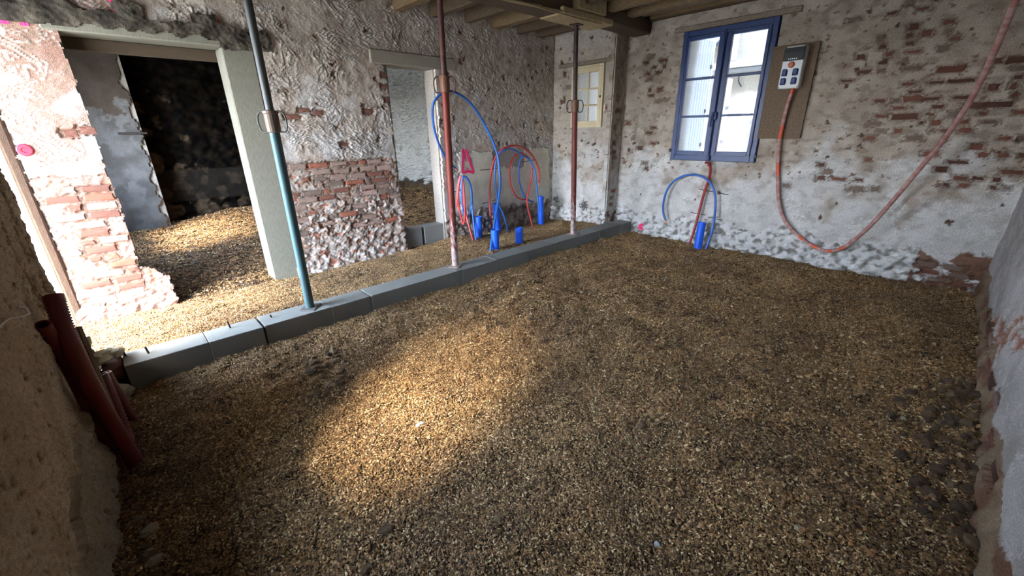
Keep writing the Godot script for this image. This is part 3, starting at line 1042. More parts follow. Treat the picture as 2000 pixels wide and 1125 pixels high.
# --- beams, joists, boards
func structure_ceiling() -> void:
	var c := group("ceiling")
	tag(c, "dark boarded ceiling on old joists", "ceiling", "", "structure")
	var x := -0.9
	while x < 6.2:
		put("board", span(V(x, 2.93, -10.9), V(minf(x + 0.17, 6.2), 2.955, 0.9), 0.003), M.old_board, c)
		x += 0.176
	put("roof_slab", span(V(-0.95, 2.956, -10.95), V(6.2, 3.1, 0.95), 0.0), M.masonry, c)
	var k := 0
	x = 0.0
	for q in [-0.1, 0.4, 0.88, 1.36, 1.85, 2.32, 2.80, 3.27, 3.76, 4.24, 4.66, 5.08]:
		var o := group("beam")
		var light: bool = k % 3 == 0
		var wd := 0.11 + 0.02 * sin(k * 2.3)
		var y0 := 2.75 + 0.008 * sin(k * 1.7)
		put("timber", span(V(q - wd / 2, y0, -4.72), V(q + wd / 2, 2.93, -3.56), 0.012), M.pine_z if light else M.oak_z, o)
		put("timber", span(V(q - wd / 2, y0, -3.22), V(q + wd / 2, 2.93, 0.45), 0.012), M.oak_z if light else M.pine_z, o)
		tag(o, "ceiling joist of rough timber running from the hacked wall across the big beam", "joist", "joists over the room", "structure")
		k += 1
	for q in [5.32, 5.55]:
		var o := group("beam")
		put("timber", span(V(q - 0.05, 2.79, -3.2), V(q + 0.05, 2.93, 0.45), 0.012), M.pine_z, o)
		tag(o, "pale joist along the window wall", "joist", "joists along the window wall", "structure")
	var b := put("beam", span(V(-0.6, 2.63, -3.56), V(4.05, 2.9, -3.26), 0.02), M.oak_x)
	tag(b, "old main ceiling beam carried by the steel props", "beam", "", "structure")
	var b2 := put("beam", span(V(4.58, 2.66, -3.55), V(5.74, 2.84, -3.28), 0.02), M.oak_x)
	tag(b2, "short dark beam end let into the window wall", "beam", "", "structure")
	tag(put("timber_block", span(V(4.07, 2.69, -3.58), V(4.575, 2.92, -3.2), 0.01), M.pine_x), "new pale timber block between the beam ends above the prop", "timber block")
	tag(put("bearing_plank", span(V(3.84, 2.618, -3.56), V(4.75, 2.688, -3.22), 0.012), M.pine_x), "pale bearing plank under the timber block on top of the far red prop", "plank")
	for q in [[V(2.6, 2.60, -3.235), V(4.0, 2.645, -3.24), 0.012, "thickest split lath along the side of the main beam"], [V(3.2, 2.615, -3.215), V(4.5, 2.60, -3.20), 0.008, "thin lath reaching past the pale bearing plank"], [V(2.9, 2.61, -3.21), V(3.5, 2.63, -3.22), 0.006, "short thin lath below the main beam"]]:
		var m := MB.new()
		m.tube(curve([q[0], q[0].lerp(q[1], 0.5) + V(0, -0.012, 0.01), q[1]], 5), func(_f, _k): return q[2], 5)
		tag(put("lath", m.done(), M.straw), q[3], "lath", "laths along the main beam")

# --- outside
func structure_outside() -> void:
	tag(put("ground_outside", span(V(-30, -0.35, -30), V(-0.8, -0.12, 30), 0.0), M.yard), "pale ground outside the doorway", "ground", "", "structure")
	tag(put("added_sky_blocker", span(V(-1.8, 2.34, -5.3), V(-0.78, 2.46, -2.5), 0.01), M.oak_z), "added timber slab over the outer doorway, unseen, blocking sky light from the pier", "light blocker", "", "structure")  # added overhead blocker, cuts the sky light falling on the pier
	tag(put("lane", span(V(6.17, -0.5, -16), V(8.3, -0.3, 8), 0.0), M.yard), "narrow lane outside the windows", "ground", "", "structure")
	var f := group("house_facade")
	put("rendered_wall", span(V(8.2, -0.4, -4.88), V(8.8, 12.0, 9.0), 0.0), M.render, f)  # unseen height added here to cut sky light in the lane
	var wd := put("window_frame", span(V(8.16, 2.546, -3.16), V(8.21, 3.8, -3.07), 0.004), M.white_paint, f)
	put("frame_post", span(V(8.17, 2.546, -3.33), V(8.21, 3.8, -3.28), 0.004), M.white_paint, f)
	put("sill", span(V(8.07, 2.424, -3.44), V(8.22, 2.51, -2.27), 0.01), M.white_paint, f)
	put("sill_moulding", span(V(8.12, 2.345, -3.40), V(8.22, 2.415, -2.31), 0.01), M.shutter, f)
	put("hook", hose([V(8.2, 2.30, -2.98), V(8.17, 2.215, -2.965), V(8.18, 2.127, -2.91)], 0.012, 4, 6), M.hinge, f)
	tag(f, "pale rendered house wall across the lane seen through the blue window", "house")
	var f2 := group("house_facade")
	put("rendered_wall", span(V(8.2, -0.4, -18.0), V(8.8, 4.6, -4.88), 0.0), M.pink_render, f2)
	for y in [1.325, 1.72]:
		put("rail", span(V(8.1, y, -7.0), V(8.13, y + 0.026, -5.2), 0.0), M.hinge, f2)
	for z in [-5.88, -6.04]:
		put("rail_post", span(V(8.1, -0.3, z), V(8.13, 3.0, z + 0.026), 0.0), M.hinge, f2)
	tag(f2, "pinkish house with dark railings seen through the small cream window", "house")
	var rf := group("lean_to_roof")
	for k in 7:
		var bs := Basis(Vector3.BACK, 0.5)
		put("slate_course", box(V(7.62 + k * 0.1, 2.62 + k * 0.055, -3.62), V(0.16, 0.022, 0.6), 0.004, bs), M.slate, rf)
	put("verge_board", box(V(7.92, 2.79, -3.31), V(0.8, 0.05, 0.03), 0.004, Basis(Vector3.BACK, 0.5)), M.hinge, rf)
	tag(rf, "small blue grey slate roof outside beyond the shutter", "roof")
	tag(put("leaning_board", box(V(7.9, 0.72, -3.3), V(0.04, 2.2, 0.14), 0.006, Basis(Vector3.RIGHT, -0.12)), M.fascia), "yellow board leaning outside beyond the left casement", "board")
	var s := group("shutter")
	for k in 6:
		put("board", span(V(6.19 + k * 0.082, 1.08, -2.86), V(6.267 + k * 0.082, 2.62, -2.83), 0.006), M.shutter, s)
	put("edge_strip", span(V(6.684, 1.08, -2.865), V(6.71, 2.62, -2.82), 0.004), M.white_paint, s)
	for y in [1.25, 1.72, 2.3]:
		put("hinge", box(V(6.66, y, -2.82), V(0.05, 0.05, 0.012), 0.003), M.hinge, s)
	tag(s, "open white boarded shutter outside the left casement of the blue window", "shutter")
	var s2 := group("shutter")
	for k in 3:
		put("board", span(V(8.1 + k * 0.035, 0.92, -3.17), V(8.132 + k * 0.035, 2.26, -3.07), 0.006), M.white_paint, s2)
	for y in [1.25, 1.8]:
		put("hinge", box(V(8.09, y, -3.06), V(0.03, 0.06, 0.05), 0.003), M.hinge, s2)
	tag(s2, "narrow folded white shutter with two dark fittings on the house across the lane", "shutter")

# --- floor and its fill of chips
func floor_and_fill() -> void:
	var f := group("floor")
	put("packed_ground", ground_mesh(-0.6, 5.85, -3.42, 0.55, 0.024), M.ground, f)
	put("packed_ground", ground_mesh(-1.0, 5.85, -4.75, -3.42, 0.024), M.ground, f)
	put("packed_ground", ground_mesh(-0.9, 5.7, -10.6, -4.72, 0.05), M.ground, f)
	tag(f, "uneven earth floor under loose golden brown chippings", "floor", "", "structure")
	var g := group("gravel")
	tag(g, "loose golden brown chippings spread over the whole floor", "gravel", "", "stuff")
	var shapes := []
	for k in 5:
		shapes.append([chips_mesh(200 + k, 70, 0.052, 0.0108), []])
	for k in 4:
		shapes.append([chips_mesh(300 + k, 46, 0.085, 0.022), []])
	var spread := func(x0: float, x1: float, z0: float, z1: float, step: float, first: int, last: int) -> void:
		var x := x0
		while x < x1:
			var z := z0
			while z < z1:
				var px := x + rng.randf_range(-0.6, 0.6) * step
				var pz := z + rng.randf_range(-0.6, 0.6) * step
				z += step
				if px < x0 or px > x1 or pz < z0 or pz > z1:
					continue
				var e := 0.02
				var up := V(ground(px - e, pz) - ground(px + e, pz), 2 * e, ground(px, pz - e) - ground(px, pz + e)).normalized()
				var side := up.cross(V(cos(rng.randf() * TAU), 0, sin(rng.randf() * TAU))).normalized()
				var sc := rng.randf_range(0.85, 1.2)
				var b := Basis(side, up, side.cross(up)) * sc
				# damp, muddier patches and cleaner ones
				var t := clampf(0.5 + fb(px * 1.3 + 30.0, pz * 1.3) * 1.1 + n2(px * 14.0, pz * 14.0) * 0.35, 0.0, 1.0)
				var tint := Color(0.68, 0.64, 0.62).lerp(Color(1.04, 1.0, 0.92), t) * rng.randf_range(0.88, 1.12)
				shapes[rng.randi_range(first, last)][1].append([Transform3D(b, V(px, ground(px, pz), pz)), tint])
			x += step
	spread.call(-0.4, 5.72, -3.31, 0.42, 0.039, 0, 4)
	spread.call(-0.8, 5.45, -4.72, -3.51, 0.045, 0, 4)
	spread.call(-0.35, 3.2, -9.2, -4.72, 0.09, 5, 8)
	spread.call(3.2, 5.5, -10.4, -4.95, 0.1, 5, 8)
	spread.call(1.6, 5.6, -3.25, 0.4, 0.11, 5, 8)
	for s in shapes:
		var mm := MultiMesh.new()
		mm.transform_format = MultiMesh.TRANSFORM_3D
		mm.use_colors = true
		mm.mesh = s[0]
		mm.instance_count = s[1].size()
		for k in s[1].size():
			mm.set_instance_transform(k, s[1][k][0])
			mm.set_instance_color(k, s[1][k][1])
		var o := MultiMeshInstance3D.new()
		o.name = "chips"
		o.multimesh = mm
		o.material_override = M.chip
		g.add_child(o, true)

func low_wall() -> void:
	var w := group("low_block_wall")
	var xs := [-0.22, 0.225, 0.57, 1.075, 1.416, 1.916, 2.345, 2.425, 2.897, 3.395, 3.9, 4.35, 4.85, 5.38, 5.68]
	for k in xs.size() - 1:
		var gl := 0.008 if k in [2, 4] else 0.0015
		var gr := 0.008 if k in [1, 3] else 0.0015
		var dz := 0.003 * sin(k * 2.1)
		put("concrete_block", span(V(xs[k] + gl, -0.14, -3.53 + dz), V(xs[k + 1] - gr, 0.16 + 0.002 * sin(k * 3.3), -3.302 + dz), 0.003), M.block_gray if k % 3 else M.block_dark, w)
	put("mortar_bed", span(V(-0.21, -0.15, -3.5), V(5.67, 0.13, -3.345), 0.0), M.mortar, w)
	for q in [[-0.2, -3.47, 0.05], [-0.088, -3.405, 0.05], [0.387, -3.46, 0.055], [0.662, -3.438, 0.025], [3.05, -3.52, 0.05]]:
		put("rebar_stub", cyl(V(q[0], 0.14, q[1]), V(q[0] - 0.008, 0.16 + q[2], q[1]), 0.006, 8), M.iron, w)
	tag(w, "low wall of grey concrete blocks running across the gravel floor", "block wall")
	# broken bits where it meets the left wall
	var b := put("brick_piece", bricks_shapes[2], M.brick0)
	b.transform = Transform3D(Basis(V(0.1, 0, 0), V(0, 0.11, 0), V(0, 0, 0.2)), V(-0.275, 0.12, -3.33))
	tag(b, "broken red brick at the left end of the low block wall", "brick")
	var s := put("stone", stone_shapes[1], M.stone2)
	s.transform = Transform3D(Basis(V(0.12, 0, 0), V(0, 0.13, 0), V(0, 0, 0.14)), V(-0.27, 0.03, -3.24))
	tag(s, "pale lump of mortar below the broken brick by the left wall", "stone")
	for q in [[V(-0.33, 0.2, -3.42), 0.16, 3], [V(-0.26, 0.2, -3.47), 0.12, 5]]:
		var r := put("rubble_stone", stone_shapes[q[2]], M.stone2)
		r.transform = Transform3D(Basis.from_euler(V(0.4, q[1] * 9.0, 0.2)).scaled(V(q[1], q[1] * 0.7, q[1])), q[0])
		tag(r, "larger pale rubble lump on the broken foot of the left wall" if q[2] == 3 else "smaller pale rubble lump beside the low wall's left end", "rubble")

# --- windows
func windows() -> void:
	var w := group("window_1")
	tag(w, "blue painted casement window with six panes in the grey wall", "window", "", "structure")
	var X := 5.70
	var bp: Material = M.blue_paint
	for q in [[-2.80, -2.745, 1.09, 2.605], [-1.795, -1.74, 1.09, 2.605], [-2.745, -1.795, 1.09, 1.155], [-2.745, -1.795, 2.545, 2.605]]:
		put("frame", span(V(X - 0.015, q[2], q[0]), V(X + 0.06, q[3], q[1]), 0.004), bp, w)
	for s in [[-2.74, -2.715, -2.351, -2.287], [-2.27, -2.207, -1.837, -1.80]]:
		var c := Node3D.new()
		c.name = "casement"
		w.add_child(c, true)
		put("stile", span(V(X - 0.025, 1.16, s[0]), V(X + 0.03, 2.54, s[1]), 0.004), bp, c)
		put("stile", span(V(X - 0.025, 1.16, s[2]), V(X + 0.03, 2.54, s[3]), 0.004), bp, c)
		put("rail", span(V(X - 0.025, 1.16, s[1]), V(X + 0.03, 1.207, s[2]), 0.004), bp, c)
		put("rail", span(V(X - 0.025, 2.498, s[1]), V(X + 0.03, 2.54, s[2]), 0.004), bp, c)
		for y in [1.628, 2.066]:
			put("muntin", span(V(X - 0.02, y - 0.014, s[1]), V(X + 0.02, y + 0.014, s[2]), 0.005), bp, c)
		for y in [[1.207, 1.614], [1.642, 2.052], [2.08, 2.498]]:
			put("pane", span(V(X + 0.004, y[0], s[1]), V(X + 0.008, y[1], s[2]), 0.0), M.glass, c)
	put("meeting_strip", span(V(X - 0.04, 1.17, -2.292), V(X - 0.018, 2.535, -2.262), 0.006), bp, w)
	var b := put("bolt_rod", cyl(V(X - 0.05, 1.12, -2.277), V(X - 0.05, 2.56, -2.277), 0.008, 10), bp, w)
	put("handle", hose([V(X - 0.055, 1.66, -2.277), V(X - 0.09, 1.64, -2.277), V(X - 0.095, 1.6, -2.285), V(X - 0.085, 1.5, -2.29)], 0.011, 4, 8), bp, b)
	put("keeper", box(V(X - 0.045, 1.625, -2.277), V(0.03, 0.09, 0.07), 0.008), bp, b)
	put("keeper", box(V(X - 0.04, 1.13, -2.277), V(0.03, 0.07, 0.045), 0.008), bp, b)
	put("keeper", box(V(X - 0.04, 2.5, -2.277), V(0.03, 0.06, 0.04), 0.008), bp, b)
	for y in [1.32, 1.85, 2.4]:
		for z in [-2.742, -1.798]:
			put("hinge", cyl(V(X - 0.028, y - 0.04, z), V(X - 0.028, y + 0.04, z), 0.009, 10), bp, w)
	for q in [[1.21, -2.81], [1.16, -1.735]]:
		put("fixing_lug", box(V(X - 0.018, q[0], q[1]), V(0.02, 0.04, 0.03), 0.004), M.hinge, w)
	var v := group("window_2")
	tag(v, "small cream window with six panes behind the far red prop", "window", "", "structure")
	X = 5.40
	var cp: Material = M.cream_paint
	for q in [[-4.33, -4.225, 1.52, 2.355], [-3.85, -3.765, 1.52, 2.355], [-4.225, -3.85, 1.52, 1.61], [-4.225, -3.85, 2.258, 2.355]]:
		put("frame", span(V(X - 0.01, q[2], q[0]), V(X + 0.05, q[3], q[1]), 0.005), cp, v)
	for q in [[-4.30, -4.29, 1.55, 2.325], [-3.80, -3.79, 1.55, 2.325], [-4.29, -3.8, 1.55, 1.56], [-4.29, -3.8, 2.315, 2.325]]:
		put("groove_bead", span(V(X - 0.016, q[2], q[0]), V(X - 0.008, q[3], q[1]), 0.002), cp, v)
	put("muntin", span(V(X - 0.005, 1.61, -4.042), V(X + 0.03, 2.258, -4.014), 0.005), cp, v)
	for y in [1.825, 2.045]:
		put("muntin", span(V(X - 0.005, y - 0.013, -4.225), V(X + 0.03, y + 0.013, -3.85), 0.005), cp, v)
	for y in [[1.61, 1.812], [1.838, 2.032], [2.058, 2.258]]:
		for z in [[-4.225, -4.042], [-4.014, -3.85]]:
			put("pane", span(V(X + 0.012, y[0], z[0]), V(X + 0.016, y[1], z[1]), 0.0), M.glass, v)
	put("latch", box(V(X - 0.02, 1.93, -3.8), V(0.02, 0.03, 0.02), 0.004), M.hinge, v)

# --- steel props
func prop(x: float, z: float, lean: float, top: float, low: float, nut: float, lower: Color, upper: Color, dusted: float, turn: float, label: String) -> void:
	var p := group("steel_prop", V(x, 0.16, z))
	tag(p, label, "prop", "telescopic props under the main beam")
	var tint := func(a: Color, b: Color, upto: float, h: float) -> Callable:
		return func(f, k, j): return a.lerp(b if upto > 0.0 else L(96, 90, 84), clampf((upto - f * h) * 3.0 + 0.1 + n2(k * 0.6, absf(j - 9.0) * 0.5) * 1.3, 0, 0.65) if upto > 0.0 else clampf(n2(k * 0.3, x * 9.0 + absf(j - 9.0) * 0.4) * 0.9 + 0.05, 0, 0.45))
	var line := func(a: float, b: float, steps: int) -> Array:
		var q := []
		for k in steps + 1:
			var y := lerpf(a, b, float(k) / steps)
			q.append(V(lean * y, y, 0))
		return q
	var m := MB.new()
	m.tube(line.call(0.008, nut, 60), func(_f, _k): return 0.034, 18, tint.call(lower, L(206, 198, 194), dusted, nut))
	put("outer_tube", m.done(), M.steel, p)
	m = MB.new()
	m.tube(line.call(nut - 0.1, top - 0.008, 40), func(_f, _k): return 0.0265, 16, tint.call(upper, L(96, 84, 76), 0.0, 1.0))
	var inner := put("inner_tube", m.done(), M.steel, p)
	var y := nut + 0.16
	while y < top - 0.05:
		for s in [0.0, PI]:
			var a: float = turn + s
			var d := V(cos(a), 0, sin(a))
			put("pin_hole_shade", cyl(V(lean * y, y, 0) + d * 0.02, V(lean * y, y, 0) + d * 0.0275, 0.0075, 10), M.black_plastic, inner)  # proud black disc painted as the shade inside the hole
		y += 0.115
	m = MB.new()
	m.col = upper.lerp(L(150, 110, 80), 0.4)
	m.lathe([Vector2(0.036, -0.09), Vector2(0.043, -0.085), Vector2(0.046, -0.05), Vector2(0.046, 0.03), Vector2(0.05, 0.035), Vector2(0.05, 0.05), Vector2(0.028, 0.055)], 18, Transform3D(Basis.IDENTITY, V(lean * nut, nut, 0)))
	var col := put("collar", m.done(), M.steel, p)
	for s in [-1.0, 1.0]:
		var d := V(0.71 * s, 0, 0.70 * s)
		var at := V(lean * nut, nut, 0)
		m = MB.new()
		m.col = m.col * 0.5
		m.col = upper.lerp(L(70, 60, 52), 0.5)
		m.tube(curve([at + d * 0.035 + V(0, 0.045, 0), at + d * 0.075 + V(0, 0.045, 0), at + d * 0.098 + V(0, 0.01, 0), at + d * 0.098 + V(0, -0.05, 0), at + d * 0.08 + V(0, -0.085, 0), at + d * 0.04 + V(0, -0.085, 0)], 4), func(_f, _k): return 0.006, 8)
		put("handle", m.done(), M.steel, col)
	m = MB.new()
	m.col = L(120, 116, 112) if dusted < 0.2 else L(170, 150, 140)
	m.box(V(0, 0.004, 0), V(0.15, 0.008, 0.12), 0.003, Basis(Vector3.UP, turn))
	put("base_plate", m.done(), M.steel, p)
	m = MB.new()
	m.col = upper
	m.box(V(lean * top, top - 0.004, 0), V(0.12, 0.008, 0.12), 0.002)
	put("head_plate", m.done(), M.steel, p)

func props() -> void:
	prop(0.945, -3.42, 0.002, 2.468, 0.0, 1.44, L(70, 104, 110), L(84, 88, 88), 0.0, 0.9, "nearest steel prop with a blue green lower tube and perforated grey upper tube")
	prop(2.45, -3.46, 0.01, 2.468, 0.0, 1.76, L(122, 54, 46), L(96, 58, 50), 0.35, 0.6, "red steel prop in the middle, in front of the narrow doorway")
	prop(4.42, -3.44, -0.035, 2.456, 0.0, 1.62, L(104, 50, 44), L(60, 42, 42), 0.3, 0.5, "far red steel prop standing in front of the small cream window")

# --- water pipes and blue ducts
func pipe(called: String, pts: Array, r: float, m: Material, tip: bool, label: String, grp := "") -> Node3D:
	var o := group(called)
	tag(o, label, "pipe", grp)
	put("tube", hose(pts, r), m, o)
	if tip:
		var d: Vector3 = (pts[-1] - pts[-2]).normalized()
		put("copper_end", cyl(pts[-1] - d * 0.004, pts[-1] + d * 0.05, r * 0.72, 10), M.pipe_tip, o)
	return o

func duct(x: float, z: float, y0: float, y1: float, lean: Vector3, label: String) -> void:
	var m := MB.new()
	var a := V(x, y0, z)
	var b := V(x, y1, z) + lean
	m.tube([a, b], func(_f, _k): return 0.05, 24, null, false)
	var o := group("blue_duct")
	put("sleeve", m.done(), M.duct_blue, o)
	m = MB.new()
	m.tube([a, b - V(0, 0.0005, 0)], func(_f, _k): return 0.046, 24, null, false)
	put("bore", m.done(), M.duct_blue, o)
	m = MB.new()
	m.lathe([Vector2(0.046, 0), Vector2(0.0462, 0.002), Vector2(0.05, 0.002), Vector2(0.0502, 0)], 24, Transform3D(Basis.IDENTITY, b))
	put("rim", m.done(), M.duct_blue, o)
	tag(o, label, "duct", "blue duct stubs in the gravel")

func clip(a: Vector3, b: Vector3, label: String) -> void:
	var o := group("pipe_clip")
	var d := (b - a).normalized()
	put("strap", cyl(a, b, 0.0045, 8), M.black_plastic, o)
	put("tie_head", box(a.lerp(b, 0.6), V(0.03, 0.022, 0.022), 0.004), M.clip_white, o)
	tag(o, label, "clip", "pipe clips")

func pipes() -> void:
	var B: Material = M.pipe_blue
	var R: Material = M.pipe_red
	pipe("water_pipe", [V(3.104, 0.06, -3.66), V(3.197, 0.269, -3.72), V(3.39, 0.524, -3.85), V(3.587, 0.811, -3.98), V(3.65, 0.985, -4.05), V(3.668, 1.201, -4.1), V(3.597, 1.398, -4.12), V(3.516, 1.553, -4.14), V(3.38, 1.735, -4.15), V(3.216, 1.861, -4.15), V(3.062, 1.913, -4.15), V(2.964, 1.91, -4.16), V(2.878, 1.856, -4.18), V(2.82, 1.773, -4.2), V(2.83, 1.644, -4.24), V(2.875, 1.487, -4.28), V(2.968, 1.304, -4.32), V(3.102, 1.143, -4.36), V(3.198, 1.069, -4.38)], 0.014, B, true, "tall blue pipe looping up behind the middle red prop")
	pipe("water_pipe", [V(4.167, 0.03, -4.45), V(4.078, 0.347, -4.47), V(4.016, 0.515, -4.5), V(3.982, 0.841, -4.52), V(3.998, 1.063, -4.52), V(4.058, 1.17, -4.52), V(4.134, 1.235, -4.5), V(4.294, 1.249, -4.5), V(4.426, 1.202, -4.5), V(4.542, 1.125, -4.5)], 0.013, B, true, "blue pipe bent over to the right beside the red arch against the beige render")
	pipe("water_pipe", [V(3.817, 0.06, -4.42), V(3.851, 0.449, -4.5), V(3.891, 0.667, -4.54), V(3.936, 0.934, -4.55), V(4.021, 1.13, -4.55), V(4.133, 1.243, -4.53), V(4.314, 1.29, -4.52), V(4.51, 1.269, -4.52), V(4.721, 1.161, -4.52), V(4.848, 1.011, -4.52), V(4.906, 0.838, -4.52), V(4.895, 0.725, -4.52)], 0.0135, R, true, "wide red pipe arch reaching to the corner duct")
	pipe("water_pipe", [V(4.681, 0.0, -4.42), V(4.645, 0.313, -4.5), V(4.63, 0.491, -4.52), V(4.677, 0.634, -4.53), V(4.742, 0.851, -4.53), V(4.737, 1.017, -4.53), V(4.643, 1.13, -4.53), V(4.519, 1.183, -4.53), V(4.407, 1.152, -4.55), V(4.331, 1.041, -4.56), V(4.302, 0.906, -4.56), V(4.339, 0.713, -4.56), V(4.44, 0.556, -4.56), V(4.58, 0.493, -4.56), V(4.642, 0.494, -4.56)], 0.0125, R, false, "red pipe coiled in a closed oval under the red arch")
	pipe("water_pipe", [V(4.78, 0.3, -4.4), V(4.732, 0.737, -4.42), V(4.73, 0.926, -4.46), V(4.661, 1.082, -4.5), V(4.562, 1.134, -4.52), V(4.503, 1.055, -4.54), V(4.479, 0.893, -4.55), V(4.519, 0.696, -4.55), V(4.611, 0.527, -4.54), V(4.772, 0.437, -4.54)], 0.0125, B, false, "blue pipe coiled in an oval beside the corner duct")
	pipe("water_pipe", [V(3.391, 0.08, -4.33), V(3.421, 0.372, -4.48), V(3.394, 0.595, -4.5), V(3.397, 0.788, -4.5), V(3.38, 0.927, -4.51), V(3.355, 0.811, -4.54), V(3.347, 0.619, -4.56), V(3.384, 0.344, -4.55), V(3.397, 0.317, -4.53), V(3.4, 0.433, -4.5), V(3.401, 0.681, -4.49), V(3.397, 0.894, -4.5), V(3.39, 0.938, -4.54), V(3.36, 0.799, -4.57), V(3.333, 0.617, -4.57), V(3.344, 0.543, -4.57)], 0.0125, R, true, "red pipe folded into a narrow hank below the pink paint mark")
	pipe("water_pipe", [V(3.435, 0.08, -4.33), V(3.502, 0.451, -4.46), V(3.522, 0.691, -4.48), V(3.512, 0.8, -4.48), V(3.469, 0.902, -4.48), V(3.404, 0.947, -4.48), V(3.386, 0.895, -4.5), V(3.377, 0.681, -4.52), V(3.397, 0.459, -4.52), V(3.446, 0.391, -4.51), V(3.495, 0.471, -4.5), V(3.503, 0.672, -4.46), V(3.475, 0.837, -4.45), V(3.414, 0.932, -4.45), V(3.363, 0.938, -4.46)], 0.0125, B, false, "blue pipe coiled in an oval hank next to the narrow red hank")
	pipe("water_pipe", [V(5.53, -0.05, -2.084), V(5.55, 0.076, -2.067), V(5.59, 0.226, -2.059), V(5.62, 0.406, -2.069), V(5.62, 0.587, -2.084), V(5.62, 0.714, -2.117), V(5.62, 0.822, -2.185), V(5.62, 0.892, -2.294), V(5.62, 0.913, -2.432), V(5.62, 0.882, -2.567), V(5.62, 0.803, -2.683), V(5.62, 0.675, -2.76), V(5.62, 0.513, -2.79), V(5.62, 0.369, -2.776), V(5.62, 0.265, -2.728)], 0.0145, B, true, "blue pipe arched to the left under the blue window")
	pipe("water_pipe", [V(5.73, 1.061, -2.324), V(5.66, 1.062, -2.26), V(5.61, 1.012, -2.21), V(5.63, 0.883, -2.211), V(5.65, 0.699, -2.254), V(5.64, 0.392, -2.288), V(5.6, 0.169, -2.3), V(5.56, -0.006, -2.321), V(5.55, -0.06, -2.327)], 0.0165, M.pipe_dark_red, false, "dark red pipe rising from the gravel to the sill of the blue window")
	duct(4.91, -4.482, -0.05, 0.518, V(-0.015, 0, 0), "tall blue duct stub nearest the corner of the two walls")
	duct(3.565, -4.43, 0.0, 0.395, V(0.01, 0, 0), "blue duct stub beside the blue oval hank")
	duct(3.233, -3.71, 0.0, 0.378, V(0.01, 0, 0), "blue duct stub behind the low wall at the foot of the tall blue pipe")
	duct(3.652, -3.712, 0.0, 0.334, V(0.003, 0, 0), "shortest blue duct stub standing alone right behind the low wall")
	duct(4.09, -4.6, -0.05, 0.5, V(-0.03, 0, 0), "blue duct stub half hidden behind the tall blue pipe by the wall")
	duct(5.476, -2.166, -0.08, 0.33, V(0.02, 0, 0), "blue duct stub under the blue window between red and blue pipe")
	clip(V(3.78, 0.985, -4.6), V(4.1, 1.0, -4.56), "pipe clip high on the left leg of the red arch")
	clip(V(3.78, 0.53, -4.58), V(4.02, 0.56, -4.56), "pipe clip low on the left leg of the red arch")
	clip(V(4.56, 1.05, -4.57), V(4.88, 1.07, -4.57), "pipe clip across the top of the two oval coils")
	clip(V(3.30, 0.74, -4.6), V(3.42, 0.75, -4.6), "pipe clip on the narrow red hank")
	clip(V(5.66, 0.727, -2.33), V(5.645, 0.69, -1.95), "pipe clip holding the upper part of the pipes under the blue window")
	clip(V(5.66, 0.41, -2.40), V(5.66, 0.40, -2.2), "pipe clip on the dark red pipe low under the blue window")
	clip(V(5.66, 0.38, -2.16), V(5.66, 0.36, -1.98), "pipe clip on the blue pipe low under the blue window")

